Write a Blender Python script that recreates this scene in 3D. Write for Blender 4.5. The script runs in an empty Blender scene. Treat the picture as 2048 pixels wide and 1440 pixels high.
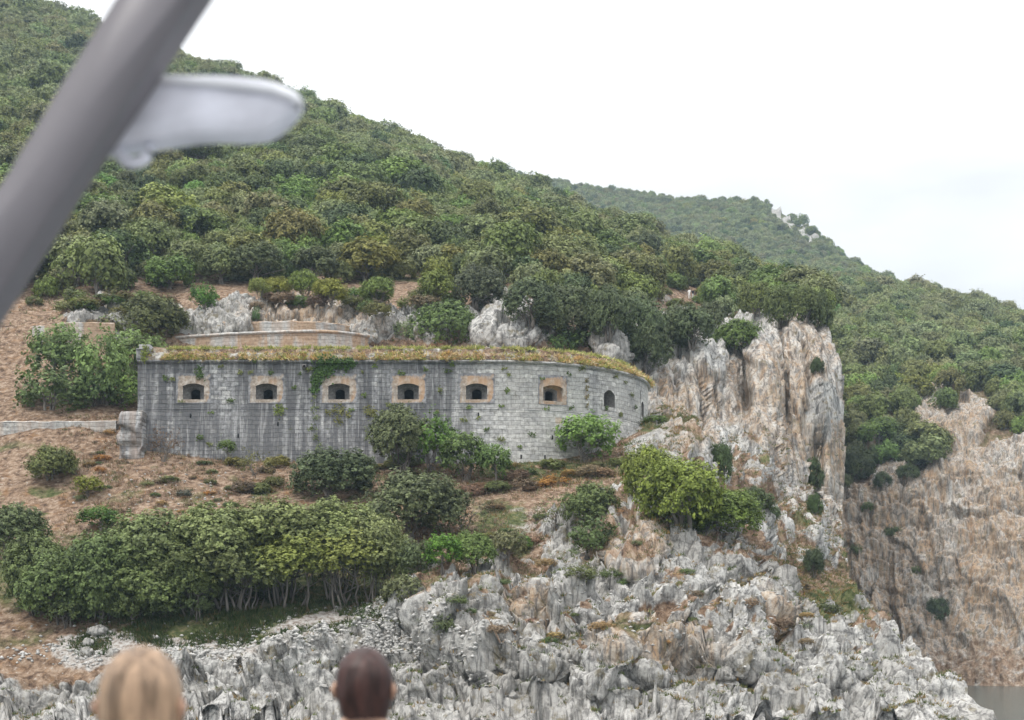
import bpy, math, random
import numpy as np
from mathutils import Vector
R = math.radians
rng = np.random.default_rng(7)
random.seed(7)
sc = bpy.context.scene
col = sc.collection

# ---------------------------------------------------------------- camera, sky, sun, exposure
F, YH, ZC = 3120.0, 1290.0, 6.0           # focal length in pixels of a 2048 wide picture, horizon row, eye height
cam_d = bpy.data.cameras.new('camera'); cam = bpy.data.objects.new('camera', cam_d); col.objects.link(cam)
cam.location = (0, 0, ZC); cam.rotation_euler = (R(90), 0, 0)
cam_d.lens = 36 * F / 2048; cam_d.sensor_width = 36; cam_d.shift_y = (YH - 720) / 2048
cam_d.clip_start = 0.1; cam_d.clip_end = 20000
cam_d.dof.use_dof = True; cam_d.dof.focus_distance = 150; cam_d.dof.aperture_fstop = 3.0
sc.camera = cam

SUN_EL, SUN_AZ = R(58), R(232)            # azimuth measured clockwise from +Y (the view direction)
w = bpy.data.worlds.new("World"); sc.world = w; w.use_nodes = True
nt = w.node_tree; nt.nodes.clear()
sky = nt.nodes.new('ShaderNodeTexSky'); sky.sky_type = 'NISHITA'; sky.sun_disc = False
sky.sun_elevation = SUN_EL; sky.sun_rotation = SUN_AZ; sky.dust_density = 3.0
tc = nt.nodes.new('ShaderNodeTexCoord'); mp = nt.nodes.new('ShaderNodeMapping'); mp.inputs['Scale'].default_value = (1, 1, 3.0)
nz = nt.nodes.new('ShaderNodeTexNoise'); nz.inputs['Scale'].default_value = 3.2; nz.inputs['Detail'].default_value = 7
rp = nt.nodes.new('ShaderNodeValToRGB'); rp.color_ramp.elements[0].position = 0.32; rp.color_ramp.elements[1].position = 0.62
rp.color_ramp.elements[0].color = (4.95, 4.97, 5.03, 1); rp.color_ramp.elements[1].color = (7.0, 7.0, 7.0, 1)
sx = nt.nodes.new('ShaderNodeSeparateXYZ'); zr = nt.nodes.new('ShaderNodeMapRange'); zr.inputs[1].default_value = 0.2; zr.inputs[2].default_value = 1.0; zr.inputs[3].default_value = 1.0; zr.inputs[4].default_value = 2.7
vs = nt.nodes.new('ShaderNodeVectorMath'); vs.operation = 'SCALE'   # overcast: the zenith is brighter than the horizon
mx = nt.nodes.new('ShaderNodeMixRGB'); mx.inputs[0].default_value = 0.94
bg = nt.nodes.new('ShaderNodeBackground'); bg.inputs[1].default_value = 0.125
wo = nt.nodes.new('ShaderNodeOutputWorld')
for a, b in ((tc.outputs['Generated'], mp.inputs[0]), (mp.outputs[0], nz.inputs['Vector']), (nz.outputs[0], rp.inputs[0]),
             (sky.outputs[0], mx.inputs[1]), (rp.outputs[0], vs.inputs[0]), (tc.outputs['Generated'], sx.inputs[0]), (sx.outputs[2], zr.inputs[0]), (zr.outputs[0], vs.inputs['Scale']), (vs.outputs[0], mx.inputs[2]), (mx.outputs[0], bg.inputs[0]), (bg.outputs[0], wo.inputs[0])):
    nt.links.new(a, b)
sd = bpy.data.lights.new('sun', 'SUN'); sd.energy = 1.5; sd.angle = R(10); sd.color = (1.0, 0.96, 0.9)
so = bpy.data.objects.new('sun', sd); col.objects.link(so)
so.rotation_euler = Vector((-math.sin(SUN_AZ) * math.cos(SUN_EL), -math.cos(SUN_AZ) * math.cos(SUN_EL), -math.sin(SUN_EL))).to_track_quat('-Z', 'Y').to_euler()
so.location = (0, -50, 200)
sc.view_settings.view_transform = 'Standard'; sc.view_settings.look = 'None'
sc.view_settings.exposure = 0.50; sc.view_settings.gamma = 1
cy = sc.cycles
cy.max_bounces = 4; cy.diffuse_bounces = 3; cy.glossy_bounces = 1; cy.transmission_bounces = 2; cy.volume_bounces = 0; cy.transparent_max_bounces = 4
cy.use_denoising = True; cy.sample_clamp_indirect = 4

# ---------------------------------------------------------------- helpers
def at(px, py, Y):
    return np.array([(px - 1024) / F * Y, Y, ZC + (YH - py) / F * Y])

def tag(o, label=None, cat=None, group=None, kind=None):
    if label: o['label'] = label
    if cat: o['category'] = cat
    if group: o['group'] = group
    if kind or cat: o['kind'] = kind or 'thing'
    return o

def empty(name, loc, rz=0):
    o = bpy.data.objects.new(name, None); o.empty_display_size = 0.5; col.objects.link(o)
    o.location = loc; o.rotation_euler = (0, 0, rz); return o

def mesh_data(name, V, Fc, mat=None, attrs=None, smooth=False, uv=None):
    """V (n,3); Fc an (m,k) index array or a list of such arrays; attrs {name: (domain, array)}"""
    if not isinstance(Fc, list) or np.ndim(Fc[0]) == 1: Fc = [Fc]
    Fc = [np.asarray(f, dtype=np.int32) for f in Fc if len(f)]
    me = bpy.data.meshes.new(name)
    V = np.asarray(V, dtype=np.float32)
    loops = np.concatenate([f.ravel() for f in Fc]); tot = np.concatenate([np.full(len(f), f.shape[1]) for f in Fc])
    st = np.concatenate([[0], np.cumsum(tot)[:-1]])
    me.vertices.add(len(V)); me.vertices.foreach_set('co', V.ravel())
    me.loops.add(len(loops)); me.loops.foreach_set('vertex_index', loops.astype(np.int32))
    me.polygons.add(len(tot)); me.polygons.foreach_set('loop_start', st.astype(np.int32))
    me.update(calc_edges=True); me.validate()
    if smooth: me.polygons.foreach_set('use_smooth', np.ones(len(me.polygons), dtype=bool))
    for k, (dom, arr) in (attrs or {}).items():
        arr = np.asarray(arr, dtype=np.float32)
        if arr.ndim == 2:
            a = me.attributes.new(k, 'FLOAT_COLOR', dom)
            a.data.foreach_set('color', np.c_[arr, np.ones(len(arr))].ravel().astype(np.float32))
        else:
            a = me.attributes.new(k, 'FLOAT', dom); a.data.foreach_set('value', arr)
    if uv is not None:
        l = me.uv_layers.new(name='UVMap'); l.data.foreach_set('uv', np.asarray(uv, dtype=np.float32)[loops].ravel())
    if mat: me.materials.append(mat)
    return me

def link(name, me, parent=None, loc=None, scale=None, rz=None):
    o = bpy.data.objects.new(name, me); col.objects.link(o)
    if parent: o.parent = parent
    if loc is not None: o.location = loc
    if scale is not None: o.scale = scale
    if rz is not None: o.rotation_euler = (0, 0, rz)
    return o

class MB:
    """collects boxes, tubes and lathes into one mesh"""
    def __init__(s): s.v = []; s.q = []; s.t = []; s.n = 0
    def add(s, V, Q=None, T=None):
        V = np.asarray(V, float); s.v.append(V)
        if Q is not None and len(Q): s.q.append(np.asarray(Q) + s.n)
        if T is not None and len(T): s.t.append(np.asarray(T) + s.n)
        s.n += len(V)
    def grid(s, P, closed=False):
        m, n = P.shape[:2]
        i, j = np.meshgrid(np.arange(m - 1), np.arange(n if closed else n - 1), indexing='ij'); i = i.ravel(); j = j.ravel(); j2 = (j + 1) % n
        s.add(P.reshape(-1, 3), np.c_[i * n + j, i * n + j2, (i + 1) * n + j2, (i + 1) * n + j])
    def box(s, c, h, rz=0):
        x = np.array([[a, b, d] for d in (-1, 1) for a, b in ((-1, -1), (1, -1), (1, 1), (-1, 1))], float) * h
        cs, sn = math.cos(rz), math.sin(rz)
        x = np.c_[x[:, 0] * cs - x[:, 1] * sn, x[:, 0] * sn + x[:, 1] * cs, x[:, 2]] + c
        s.add(x, [[3, 2, 1, 0], [4, 5, 6, 7], [0, 1, 5, 4], [1, 2, 6, 5], [2, 3, 7, 6], [3, 0, 4, 7]])
    def tube(s, pts, rad, n=6):
        pts = np.asarray(pts, float); rad = np.broadcast_to(rad, len(pts))
        d = np.gradient(pts, axis=0); d /= np.linalg.norm(d, axis=1)[:, None] + 1e-9
        up = np.where(np.abs(d[:, 2:3]) > 0.9, [[1.0, 0, 0]], [[0, 0, 1.0]])
        a = np.cross(d, up); a /= np.linalg.norm(a, axis=1)[:, None]; b = np.cross(d, a)
        t = np.linspace(0, 2 * np.pi, n, endpoint=False)
        P = pts[:, None] + rad[:, None, None] * (a[:, None] * np.cos(t)[None, :, None] + b[:, None] * np.sin(t)[None, :, None])
        s.grid(P, closed=True)
        k = s.n - n
        s.t.append(np.array([[k, k + i, k + i + 1] for i in range(1, n - 1)]))
        k = s.n - n * len(pts)
        s.t.append(np.array([[k, k + i + 1, k + i] for i in range(1, n - 1)]))
    def data(s, name, mat, smooth=False, attrs=None, uv=None):
        fc = []
        if s.q: fc.append(np.concatenate(s.q))
        if s.t: fc.append(np.concatenate(s.t))
        return mesh_data(name, np.concatenate(s.v), fc, mat, attrs, smooth, uv)
    def build(s, name, mat, parent=None, **k):
        return link(name, s.data(name, mat, **k), parent)

# --- noise in numpy
def _hash(ix, iy, iz, k=0):
    h = (ix.astype(np.uint32) * np.uint32(374761393)) ^ (iy.astype(np.uint32) * np.uint32(668265263)) ^ (iz.astype(np.uint32) * np.uint32(2147483647 - 5)) ^ np.uint32(k * 974711 + 77)
    h = (h ^ (h >> np.uint32(13))) * np.uint32(1274126177); h ^= h >> np.uint32(16)
    h = h * np.uint32(2246822519); h ^= h >> np.uint32(13)
    return h
def _h01(ix, iy, iz, k=0): return (_hash(ix, iy, iz, k) & np.uint32(0xFFFFFF)).astype(np.float32) / 16777216.0
def perlin(p, k=0):
    p = np.asarray(p, dtype=np.float32); i = np.floor(p); f = p - i; i = i.astype(np.int64)
    u = f * f * f * (f * (f * 6 - 15) + 10); out = 0
    for dx in (0, 1):
        for dy in (0, 1):
            for dz in (0, 1):
                h = _hash(i[:, 0] + dx, i[:, 1] + dy, i[:, 2] + dz, k)
                gx = (h & np.uint32(1023)).astype(np.float32) / 511.5 - 1; gy = ((h >> np.uint32(10)) & np.uint32(1023)).astype(np.float32) / 511.5 - 1
                gz = ((h >> np.uint32(20)) & np.uint32(1023)).astype(np.float32) / 511.5 - 1
                v = gx * (f[:, 0] - dx) + gy * (f[:, 1] - dy) + gz * (f[:, 2] - dz)
                wgt = (u[:, 0] if dx else 1 - u[:, 0]) * (u[:, 1] if dy else 1 - u[:, 1]) * (u[:, 2] if dz else 1 - u[:, 2])
                out = out + v * wgt
    return out
def fbm(p, o=4, k=0, ridged=False):
    a, s, out = 1.0, 1.0, 0
    for i in range(o):
        n = perlin(p * s + i * 17.3, k + i)
        if ridged: n = 0.45 - np.abs(n) * 1.6
        out = out + a * n; a *= 0.5; s *= 2.03
    return out
def worley(p, k=0):
    """returns F1, F2 and a random facet value of the nearest cell (offset plus a tilt)"""
    p = np.asarray(p, dtype=np.float32); i = np.floor(p).astype(np.int64)
    f1 = np.full(len(p), 9.0, np.float32); f2 = f1.copy(); c = np.zeros(len(p), np.float32)
    for dx in (-1, 0, 1):
        for dy in (-1, 0, 1):
            for dz in (-1, 0, 1):
                a, b, d = i[:, 0] + dx, i[:, 1] + dy, i[:, 2] + dz
                q = np.stack([a + _h01(a, b, d, k + 1), b + _h01(a, b, d, k + 2), d + _h01(a, b, d, k + 3)], 1).astype(np.float32)
                r = ((p - q) ** 2).sum(1); m = r < f1
                h = _h01(a, b, d, k + 4); h2 = _h01(a, b, d, k + 5); e = p - q
                tl = h + ((h2 - .5) * e[:, 0] * 1.5 + (h * 7 % 1 - .5) * e[:, 1] * 1.5 + (h2 * 5 % 1 - .35) * e[:, 2] * 1.7) * 1.0
                f2 = np.where(m, f1, np.minimum(f2, r)); c = np.where(m, tl, c); f1 = np.where(m, r, f1)
    return np.sqrt(f1), np.sqrt(f2), c
def sstep(a, b, x): t = np.clip((x - a) / (b - a), 0, 1); return t * t * (3 - 2 * t)

# ---------------------------------------------------------------- materials
def new_mat(name, rough=0.9, spec=0.2):
    m = bpy.data.materials.new(name); m.use_nodes = True; n = m.node_tree; b = n.nodes['Principled BSDF']
    b.inputs['Roughness'].default_value = rough; b.inputs['Specular IOR Level'].default_value = spec
    return m, n, b
class NG:
    def __init__(s, n): s.n = n
    def N(s, t, **k):
        x = s.n.nodes.new(t)
        for a, b in k.items():
            if hasattr(x, a) and a not in ('Scale', 'Detail'): setattr(x, a, b)
            else: x.inputs[a].default_value = b
        return x
    def L(s, a, b): s.n.links.new(a, b)
    def coord(s, scale=(1, 1, 1), src='Object', loc=(0, 0, 0)):
        c = s.N('ShaderNodeTexCoord'); m = s.N('ShaderNodeMapping'); m.inputs['Scale'].default_value = scale; m.inputs['Location'].default_value = loc
        s.L(c.outputs[src], m.inputs[0]); return m.outputs[0]
    def noise(s, scale, vec, detail=5, rough=0.55, dist=0):
        x = s.N('ShaderNodeTexNoise'); x.inputs['Scale'].default_value = scale; x.inputs['Detail'].default_value = detail
        x.inputs['Roughness'].default_value = rough; x.inputs['Distortion'].default_value = dist; s.L(vec, x.inputs['Vector']); return x.outputs[0]
    def ramp(s, fac, *st):
        r = s.N('ShaderNodeValToRGB'); e = r.color_ramp.elements
        while len(e) < len(st): e.new(0.5)
        for x, (p, c) in zip(e, st): x.position = p; x.color = (*c, 1) if len(c) == 3 else c
        s.L(fac, r.inputs[0]); return r.outputs[0]
    def mr(s, v, a, b, c=0.0, d=1.0):
        m = s.N('ShaderNodeMapRange'); s.L(v, m.inputs[0])
        for i, x in enumerate((a, b, c, d)): m.inputs[i + 1].default_value = x
        return m.outputs[0]
    def mix(s, f, a, b, mode='MIX'):
        m = s.N('ShaderNodeMixRGB', blend_type=mode)
        for i, x in enumerate((f, a, b)):
            if isinstance(x, (int, float)): m.inputs[i].default_value = x
            elif isinstance(x, tuple): m.inputs[i].default_value = (*x, 1)
            else: s.L(x, m.inputs[i])
        return m.outputs[0]
    def math(s, op, a, b=None):
        m = s.N('ShaderNodeMath', operation=op)
        for i, x in enumerate((a, b)):
            if x is None: continue
            if isinstance(x, (int, float)): m.inputs[i].default_value = x
            else: s.L(x, m.inputs[i])
        return m.outputs[0]
    def attr(s, name, kind='GEOMETRY'): 
        a = s.N('ShaderNodeAttribute', attribute_type=kind); a.attribute_name = name; return a
    def bump(s, h, dist, b, strength=1.0):
        x = s.N('ShaderNodeBump'); x.inputs['Strength'].default_value = strength; x.inputs['Distance'].default_value = dist
        s.L(h, x.inputs['Height']); s.L(x.outputs[0], b.inputs['Normal']); return x

def terrain_mat(name, far=0.0):
    m, n, b = new_mat(name, 0.95, 0.1); g = NG(n); P = g.coord()
    Pv0 = g.coord((1, 1, 0.3), loc=(7, 3, 2)); rock, tan, grn, lgt = (g.attr(a).outputs['Fac'] for a in ('rock', 'tan', 'green', 'scree'))
    n1 = g.noise(0.12, P, 6, 0.6); n2 = g.noise(0.75, P, 9, 0.68); n3 = g.noise(3.4, P, 6, 0.65)
    Pv = g.coord((1.4, 1.4, 0.16)); st = g.noise(0.9, Pv, 6, 0.62, 0.6); st2 = g.noise(2.6, Pv, 5, 0.6, 0.4)
    nm = g.mix(g.attr('cliff').outputs['Fac'], g.noise(1.7, P, 8, 0.72), g.noise(1.7, g.coord((1.3, .35, .2), loc=(2, 5, 1)), 8, 0.72)); grey = g.ramp(nm, (0.34, (0.08, 0.08, 0.08)), (0.42, (0.27, 0.265, 0.255)), (0.52, (0.49, 0.48, 0.455)), (0.67, (0.68, 0.665, 0.63)))
    grey = g.mix(g.mr(n1, 0.42, 0.60, 0, 0.6), grey, (0.30, 0.285, 0.26))
    warm = g.ramp(nm, (0.34, (0.13, 0.08, 0.045)), (0.48, (0.36, 0.24, 0.14)), (0.60, (0.47, 0.36, 0.25)), (0.74, (0.56, 0.50, 0.42)))
    warm = g.mix(g.mr(g.noise(0.5, Pv0, 5), 0.55, 0.68, 0, 0.7), warm, (0.46, 0.27, 0.13))
    tanf = g.mr(g.math('ADD', g.math('MULTIPLY', tan, 0.75), g.math('ADD', g.math('MULTIPLY', st, 0.9), g.math('MULTIPLY', n1, 0.5))), 1.06, 1.42, 0, 0.85)
    tanf = g.math('MULTIPLY', tanf, g.mr(g.noise(1.0, g.coord((1.1, 1.1, .1), loc=(3, 8, 1)), 6, .65, .4), .40, .56, .25, 1.0))
    rc = g.mix(tanf, grey, warm)
    rc = g.mix(g.mr(st2, 0.50, 0.64, 0, 0.8), rc, (0.125, 0.12, 0.115))         # black water streaks
    sp = g.N('ShaderNodeTexVoronoi', feature='DISTANCE_TO_EDGE'); sp.inputs['Scale'].default_value = 0.55; g.L(g.mix(0.5, g.coord((1, 1, .45)), g.noise(0.8, P, 5), 'ADD'), sp.inputs['Vector'])
    rc = g.mix(g.mr(sp.outputs[0], 0.0, 0.03, 0.5, 0), rc, (0.07, 0.068, 0.065))
    rc = g.mix(g.mr(g.noise(0.9, g.coord(loc=(9, 1, 4)), 7, .7), 0.565, 0.65, 0, 0.7), rc, (0.17, 0.14, 0.075))   # lichen and moss
    rc = g.mix(g.mr(n3, 0.60, 0.72, 0, 0.7), rc, (0.08, 0.085, 0.08))           # dark specks for pits, crevice shade put into the rock colour
    soil = g.ramp(nm, (0.36, (0.06, 0.04, 0.03)), (0.46, (0.165, 0.11, 0.075)), (0.55, (0.275, 0.195, 0.135)), (0.70, (0.40, 0.32, 0.25)))
    soil = g.mix(g.mr(n3, 0.60, 0.68, 0, 0.8), soil, (0.40, 0.36, 0.32))        # small pale stones
    och = g.mix(g.mr(n2, 0.54, 0.66, 0, 0.55), soil, (0.26, 0.14, 0.06))
    gr = g.ramp(nm, (0.36, (0.03, 0.04, 0.015)), (0.5, (0.085, 0.10, 0.04)), (0.62, (0.18, 0.16, 0.08)), (0.72, (0.30, 0.25, 0.17)))
    so_ = g.mix(g.mr(g.math('ADD', grn, g.math('MULTIPLY', n2, 0.8)), 0.62, 0.86), och, gr)
    scr = g.ramp(n3, (0.35, (0.17, 0.13, 0.10)), (0.5, (0.38, 0.35, 0.32)), (0.7, (0.58, 0.57, 0.55)))
    so_ = g.mix(g.mr(g.math('ADD', lgt, g.math('MULTIPLY', n2, 0.9)), 0.85, 1.05), so_, scr)
    rf = g.mr(g.math('ADD', rock, g.math('MULTIPLY', g.math('SUBTRACT', n2, 0.5), 0.9)), 0.42, 0.56)
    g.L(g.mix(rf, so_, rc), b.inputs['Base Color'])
    h = g.math('ADD', g.math('MULTIPLY', n2, 0.5), g.math('MULTIPLY', n3, 0.22)); h = g.math('ADD', h, g.math('MULTIPLY', st2, 0.3))
    g.bump(h, 0.55, b, 0.9)
    return m
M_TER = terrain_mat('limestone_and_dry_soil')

def leaf_mat(name, inst=True):
    m, n, b = new_mat(name, 0.6, 0.25); g = NG(n)
    c = g.attr('tcol', 'INSTANCER').outputs['Color'] if inst else g.attr('col').outputs['Color']
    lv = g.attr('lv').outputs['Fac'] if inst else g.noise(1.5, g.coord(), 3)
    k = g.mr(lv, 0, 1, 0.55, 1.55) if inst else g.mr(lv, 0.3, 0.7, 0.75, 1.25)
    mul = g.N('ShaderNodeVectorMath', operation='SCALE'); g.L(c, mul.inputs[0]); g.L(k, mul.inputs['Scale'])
    g.L(mul.outputs[0], b.inputs['Base Color'])
    tr = g.N('ShaderNodeBsdfTranslucent'); g.L(mul.outputs[0], tr.inputs[0]); ms = g.N('ShaderNodeMixShader'); ms.inputs[0].default_value = 0.22
    g.L(b.outputs[0], ms.inputs[1]); g.L(tr.outputs[0], ms.inputs[2]); g.L(ms.outputs[0], n.nodes['Material Output'].inputs[0])
    return m
M_LEAF = leaf_mat('foliage'); M_BLADE = leaf_mat('grass_blades', False)
def bark_mat():
    m, n, b = new_mat('bark', 0.9, 0.1); g = NG(n); g.L(g.ramp(g.noise(3, g.coord((3, 3, .6))), (0.3, (0.09, 0.08, 0.07)), (0.7, (0.30, 0.27, 0.24))), b.inputs['Base Color']); return m
M_BARK = bark_mat()

def masonry_mat(name, light=0.0, warm=0.0, dark=1.0):
    m, n, b = new_mat(name, 0.92, 0.12); g = NG(n); U = g.coord(src='UV')
    br = g.N('ShaderNodeTexBrick'); br.inputs['Scale'].default_value = 1.0; br.offset = 0.5
    br.inputs['Brick Width'].default_value = 0.72; br.inputs['Row Height'].default_value = 0.36; br.inputs['Mortar Size'].default_value = 0.016
    br.inputs['Mortar Smooth'].default_value = 0.5; br.inputs['Bias'].default_value = 0
    br.inputs['Color1'].default_value = (0.2, 0.2, 0.2, 1); br.inputs['Color2'].default_value = (1, 1, 1, 1); br.inputs['Mortar'].default_value = (0.0, 0.0, 0.0, 1)
    ds = g.noise(0.7, U, 3); dv = g.N('ShaderNodeVectorMath', operation='ADD'); sc_ = g.N('ShaderNodeVectorMath', operation='SCALE'); sc_.inputs['Scale'].default_value = 0.34
    g.L(ds, sc_.inputs[0]); g.L(U, dv.inputs[0]); g.L(sc_.outputs[0], dv.inputs[1]); g.L(dv.outputs[0], br.inputs['Vector'])
    blk = br.outputs['Color']
    base = g.ramp(blk, (0.0, (0.19, 0.19, 0.195)), (0.25, (0.29, 0.29, 0.30)), (0.6, (0.37, 0.37, 0.375)), (1.0, (0.48, 0.475, 0.465)))
    n1 = g.noise(0.22, U, 4); n2 = g.noise(3.0, U, 6, 0.65)
    base = g.mix(0.8, base, g.ramp(n2, (0.32, (0.05, 0.05, 0.05)), (0.68, (0.95, 0.95, 0.93))), 'OVERLAY')
    base = g.mix(g.mr(g.noise(0.55, U, 7, 0.7), 0.5, 0.66, 0, 0.55), base, (0.40, 0.395, 0.385))
    # dark run-off streaks and pale lime streaks
    s1 = g.noise(1.0, g.coord((1.5, 0.09, 1), 'UV'), 5, 0.6, 0.2); s2 = g.noise(1.0, g.coord((3.4, 0.22, 1), 'UV', (5, 3, 0)), 5, 0.65, 0.3)
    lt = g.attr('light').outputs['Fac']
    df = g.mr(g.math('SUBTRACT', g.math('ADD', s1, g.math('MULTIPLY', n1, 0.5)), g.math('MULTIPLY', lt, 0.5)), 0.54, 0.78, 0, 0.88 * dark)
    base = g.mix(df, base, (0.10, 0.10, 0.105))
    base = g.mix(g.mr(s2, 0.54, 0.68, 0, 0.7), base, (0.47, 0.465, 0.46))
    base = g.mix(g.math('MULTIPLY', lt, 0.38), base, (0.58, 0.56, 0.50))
    base = g.mix(g.mr(g.noise(0.8, U, 5, .7), .40, .60, .15, 1.0), base, g.ramp(br.outputs['Fac'], (0.0, (1, 1, 1)), (1.0, (0.76, 0.76, 0.74))), 'MULTIPLY')
    base = g.mix(g.mr(g.noise(0.33, U, 8, 0.72), 0.50, 0.62, 0, 0.5), base, (0.16, 0.16, 0.165))
    st = g.attr('stain').outputs['Fac']
    oc = g.ramp(n2, (0.3, (0.20, 0.13, 0.08)), (0.55, (0.42, 0.30, 0.20)), (0.75, (0.54, 0.45, 0.35)))
    sf = g.mr(g.math('ADD', st, g.math('MULTIPLY', s2, 0.8)), 0.85, 1.05, 0, 0.9)
    base = g.mix(sf, base, oc)
    if warm: base = g.mix(g.mr(s1, 0.42, 0.6, 0, warm), base, (0.47, 0.32, 0.22))
    base = g.mix(g.mr(g.noise(1.6, U, 6, 0.7), 0.62, 0.70, 0, 0.55), base, (0.12, 0.14, 0.06))      # moss
    g.L(base, b.inputs['Base Color'])
    h = g.math('SUBTRACT', g.math('MULTIPLY', n2, 0.5), g.math('MULTIPLY', br.outputs['Fac'], 0.7)); h = g.math('ADD', h, g.math('MULTIPLY', blk, 0.3))
    g.bump(h, 0.08, b, 0.8)
    return m
M_WALL = masonry_mat('weathered_ashlar'); M_WALL2 = masonry_mat('pale_rear_masonry', 0.5, 0.35, 0.55)
def brick_mat():
    m, n, b = new_mat('ochre_stained_surround', 0.9, 0.1); g = NG(n); P = g.coord(); n2 = g.noise(2.4, P, 6, 0.65); n1 = g.noise(0.7, g.coord((1, 1, .5)), 4)
    c = g.ramp(n2, (0.32, (0.17, 0.135, 0.11)), (0.48, (0.36, 0.30, 0.245)), (0.64, (0.58, 0.53, 0.47)))
    wm = g.attr('warm').outputs['Fac']; c = g.mix(g.mr(g.math('ADD', n1, g.math('MULTIPLY', wm, .16)), 0.54, 0.68, 0, 0.7), c, (0.50, 0.31, 0.18))
    c = g.mix(g.mr(g.noise(1.1, g.coord((1, 1, .3), loc=(4, 2, 1)), 5), 0.54, 0.64, 0, 0.6), c, (0.30, 0.28, 0.26))
    e = g.attr('edge').outputs['Fac']
    c = g.mix(g.mr(g.math('ADD', e, g.math('MULTIPLY', g.noise(1.3, P, 6, .7), 2.2)), 1.6, 1.85), c, g.ramp(n2, (.35, (0.12, 0.12, 0.13)), (.65, (0.36, 0.36, 0.37))))
    g.L(c, b.inputs['Base Color']); g.bump(n2, 0.08, b, 0.8); return m
M_SUR = brick_mat()
def flat_mat(name, c, rough=0.8, spec=0.2, var=0.0, metal=0.0):
    m, n, b = new_mat(name, rough, spec); g = NG(n); b.inputs['Metallic'].default_value = metal
    x = g.noise(6, g.coord(), 5); g.L(g.ramp(x, (0.3, tuple(v * (1 - var) for v in c)), (0.7, tuple(min(1, v * (1 + var)) for v in c))), b.inputs['Base Color'])
    return m
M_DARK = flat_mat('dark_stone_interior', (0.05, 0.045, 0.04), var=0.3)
M_REV = flat_mat('grey_reveal_stone', (0.20, 0.19, 0.18), var=0.35)

# ---------------------------------------------------------------- terrain of the headland, as profiles of a surface in metres
COLS = [-260, 160, 300, 450, 700, 900, 1080, 1230, 1300, 1400, 1480, 1560, 1640]
#       foot         k1          k2          k3          k4          k5         k6         k7         k8         k9         k10        k11        ridge
K = {
 -260: [(1800, 74), (1440, 96), (1310, 100), (1210, 106), (1110, 114), (1010, 124), (900, 134), (800, 143), (730, 148), (640, 156), (590, 168), (230, 300), (-110, 540)],
  160: [(1800, 72), (1440, 94), (1310, 98), (1225, 103), (1120, 111), (1020, 121), (900, 130), (838, 134), (745, 146), (640, 154), (600, 166), (330, 262), (50, 490)],
  300: [(1800, 72), (1440, 93), (1310, 97), (1225, 102), (1120, 110), (1020, 119), (900, 129.6), (800, 142), (745, 150), (655, 157), (605, 166), (340, 262), (105, 470)],
  450: [(1800, 70), (1440, 92), (1310, 96), (1225, 101), (1120, 110), (1020, 119), (921, 129.4), (790, 146), (745, 151.5), (650, 158), (600, 166), (350, 258), (155, 455)],
  700: [(1800, 70), (1440, 91), (1310, 95), (1225, 101), (1120, 110), (1020, 119), (928, 129.2), (790, 147), (745, 152), (655, 159), (602, 167), (380, 262), (255, 425)],
  900: [(1800, 69), (1440, 90), (1310, 94), (1225, 99), (1120, 109), (1020, 119), (930, 129.0), (790, 147), (740, 151), (650, 157), (600, 167), (420, 265), (330, 400)],
 1080: [(1800, 69), (1440, 90), (1310, 94), (1225, 99), (1120, 108), (1010, 119), (930, 129.0), (790, 147), (740, 150), (660, 155), (600, 166), (468, 265), (408, 375)],
 1230: [(1800, 68), (1440, 89), (1310, 94), (1200, 100), (1110, 108), (985, 120), (915, 131), (800, 148), (745, 153), (690, 158), (625, 178), (518, 262), (462, 345)],
 1300: [(1800, 68), (1440, 89), (1310, 94), (1200, 101), (1100, 109), (985, 121), (848, 138), (828, 150), (775, 157), (715, 163), (622, 195), (538, 255), (492, 330)],
 1400: [(1800, 68), (1440, 89), (1310, 95), (1200, 102), (1095, 110), (1000, 120), (905, 140), (840, 157), (775, 162), (690, 168), (608, 228), (560, 262), (520, 318)],
 1480: [(1800, 68), (1440, 90), (1310, 96), (1200, 104), (1090, 114), (1010, 132), (930, 155), (850, 163), (765, 167), (680, 173), (615, 215), (576, 256), (550, 302)],
 1560: [(1800, 70), (1440, 92), (1310, 98), (1215, 108), (1110, 126), (1010, 157), (905, 163), (825, 166), (745, 169), (665, 174), (618, 212), (594, 246), (577, 280)],
 1640: [(1800, 73), (1440, 95), (1310, 103), (1225, 116), (1130, 140), (1010, 161), (905, 165), (825, 167), (745, 169), (655, 174), (628, 203), (612, 232), (604, 258)],
}
NSEG = [8, 50, 62, 58, 60, 56, 50, 46, 40, 52, 36, 46, 50]     # rows between successive keys
def edge_px(py): return np.interp(py, [600, 640, 690, 740, 850, 1000, 1090, 1130, 1180, 1240, 1310, 1440, 1800], [1640, 1652, 1664, 1672, 1678, 1680, 1684, 1690, 1706, 1748, 1815, 1955, 2300])
CX = np.concatenate([np.arange(-260, 120, 6), np.arange(120, 1640, 2.3), [1640]])
keyP = np.array([[p[0] for p in K[c]] for c in COLS], float); keyY = np.array([[p[1] for p in K[c]] for c in COLS], float)
def keyrows():
    rows = []
    for k in range(keyP.shape[1]):
        rows.append((np.interp(CX, COLS, keyP[:, k]), np.interp(CX, COLS, keyY[:, k])))
    return rows
def smooth1(a, n):
    k = np.hanning(n + 2)[1:-1]; k /= k.sum(); return np.convolve(np.pad(a, n // 2, mode='edge'), k, mode='valid')[:len(a)]
KR = keyrows(); PYs, Ys = [], []
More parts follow.
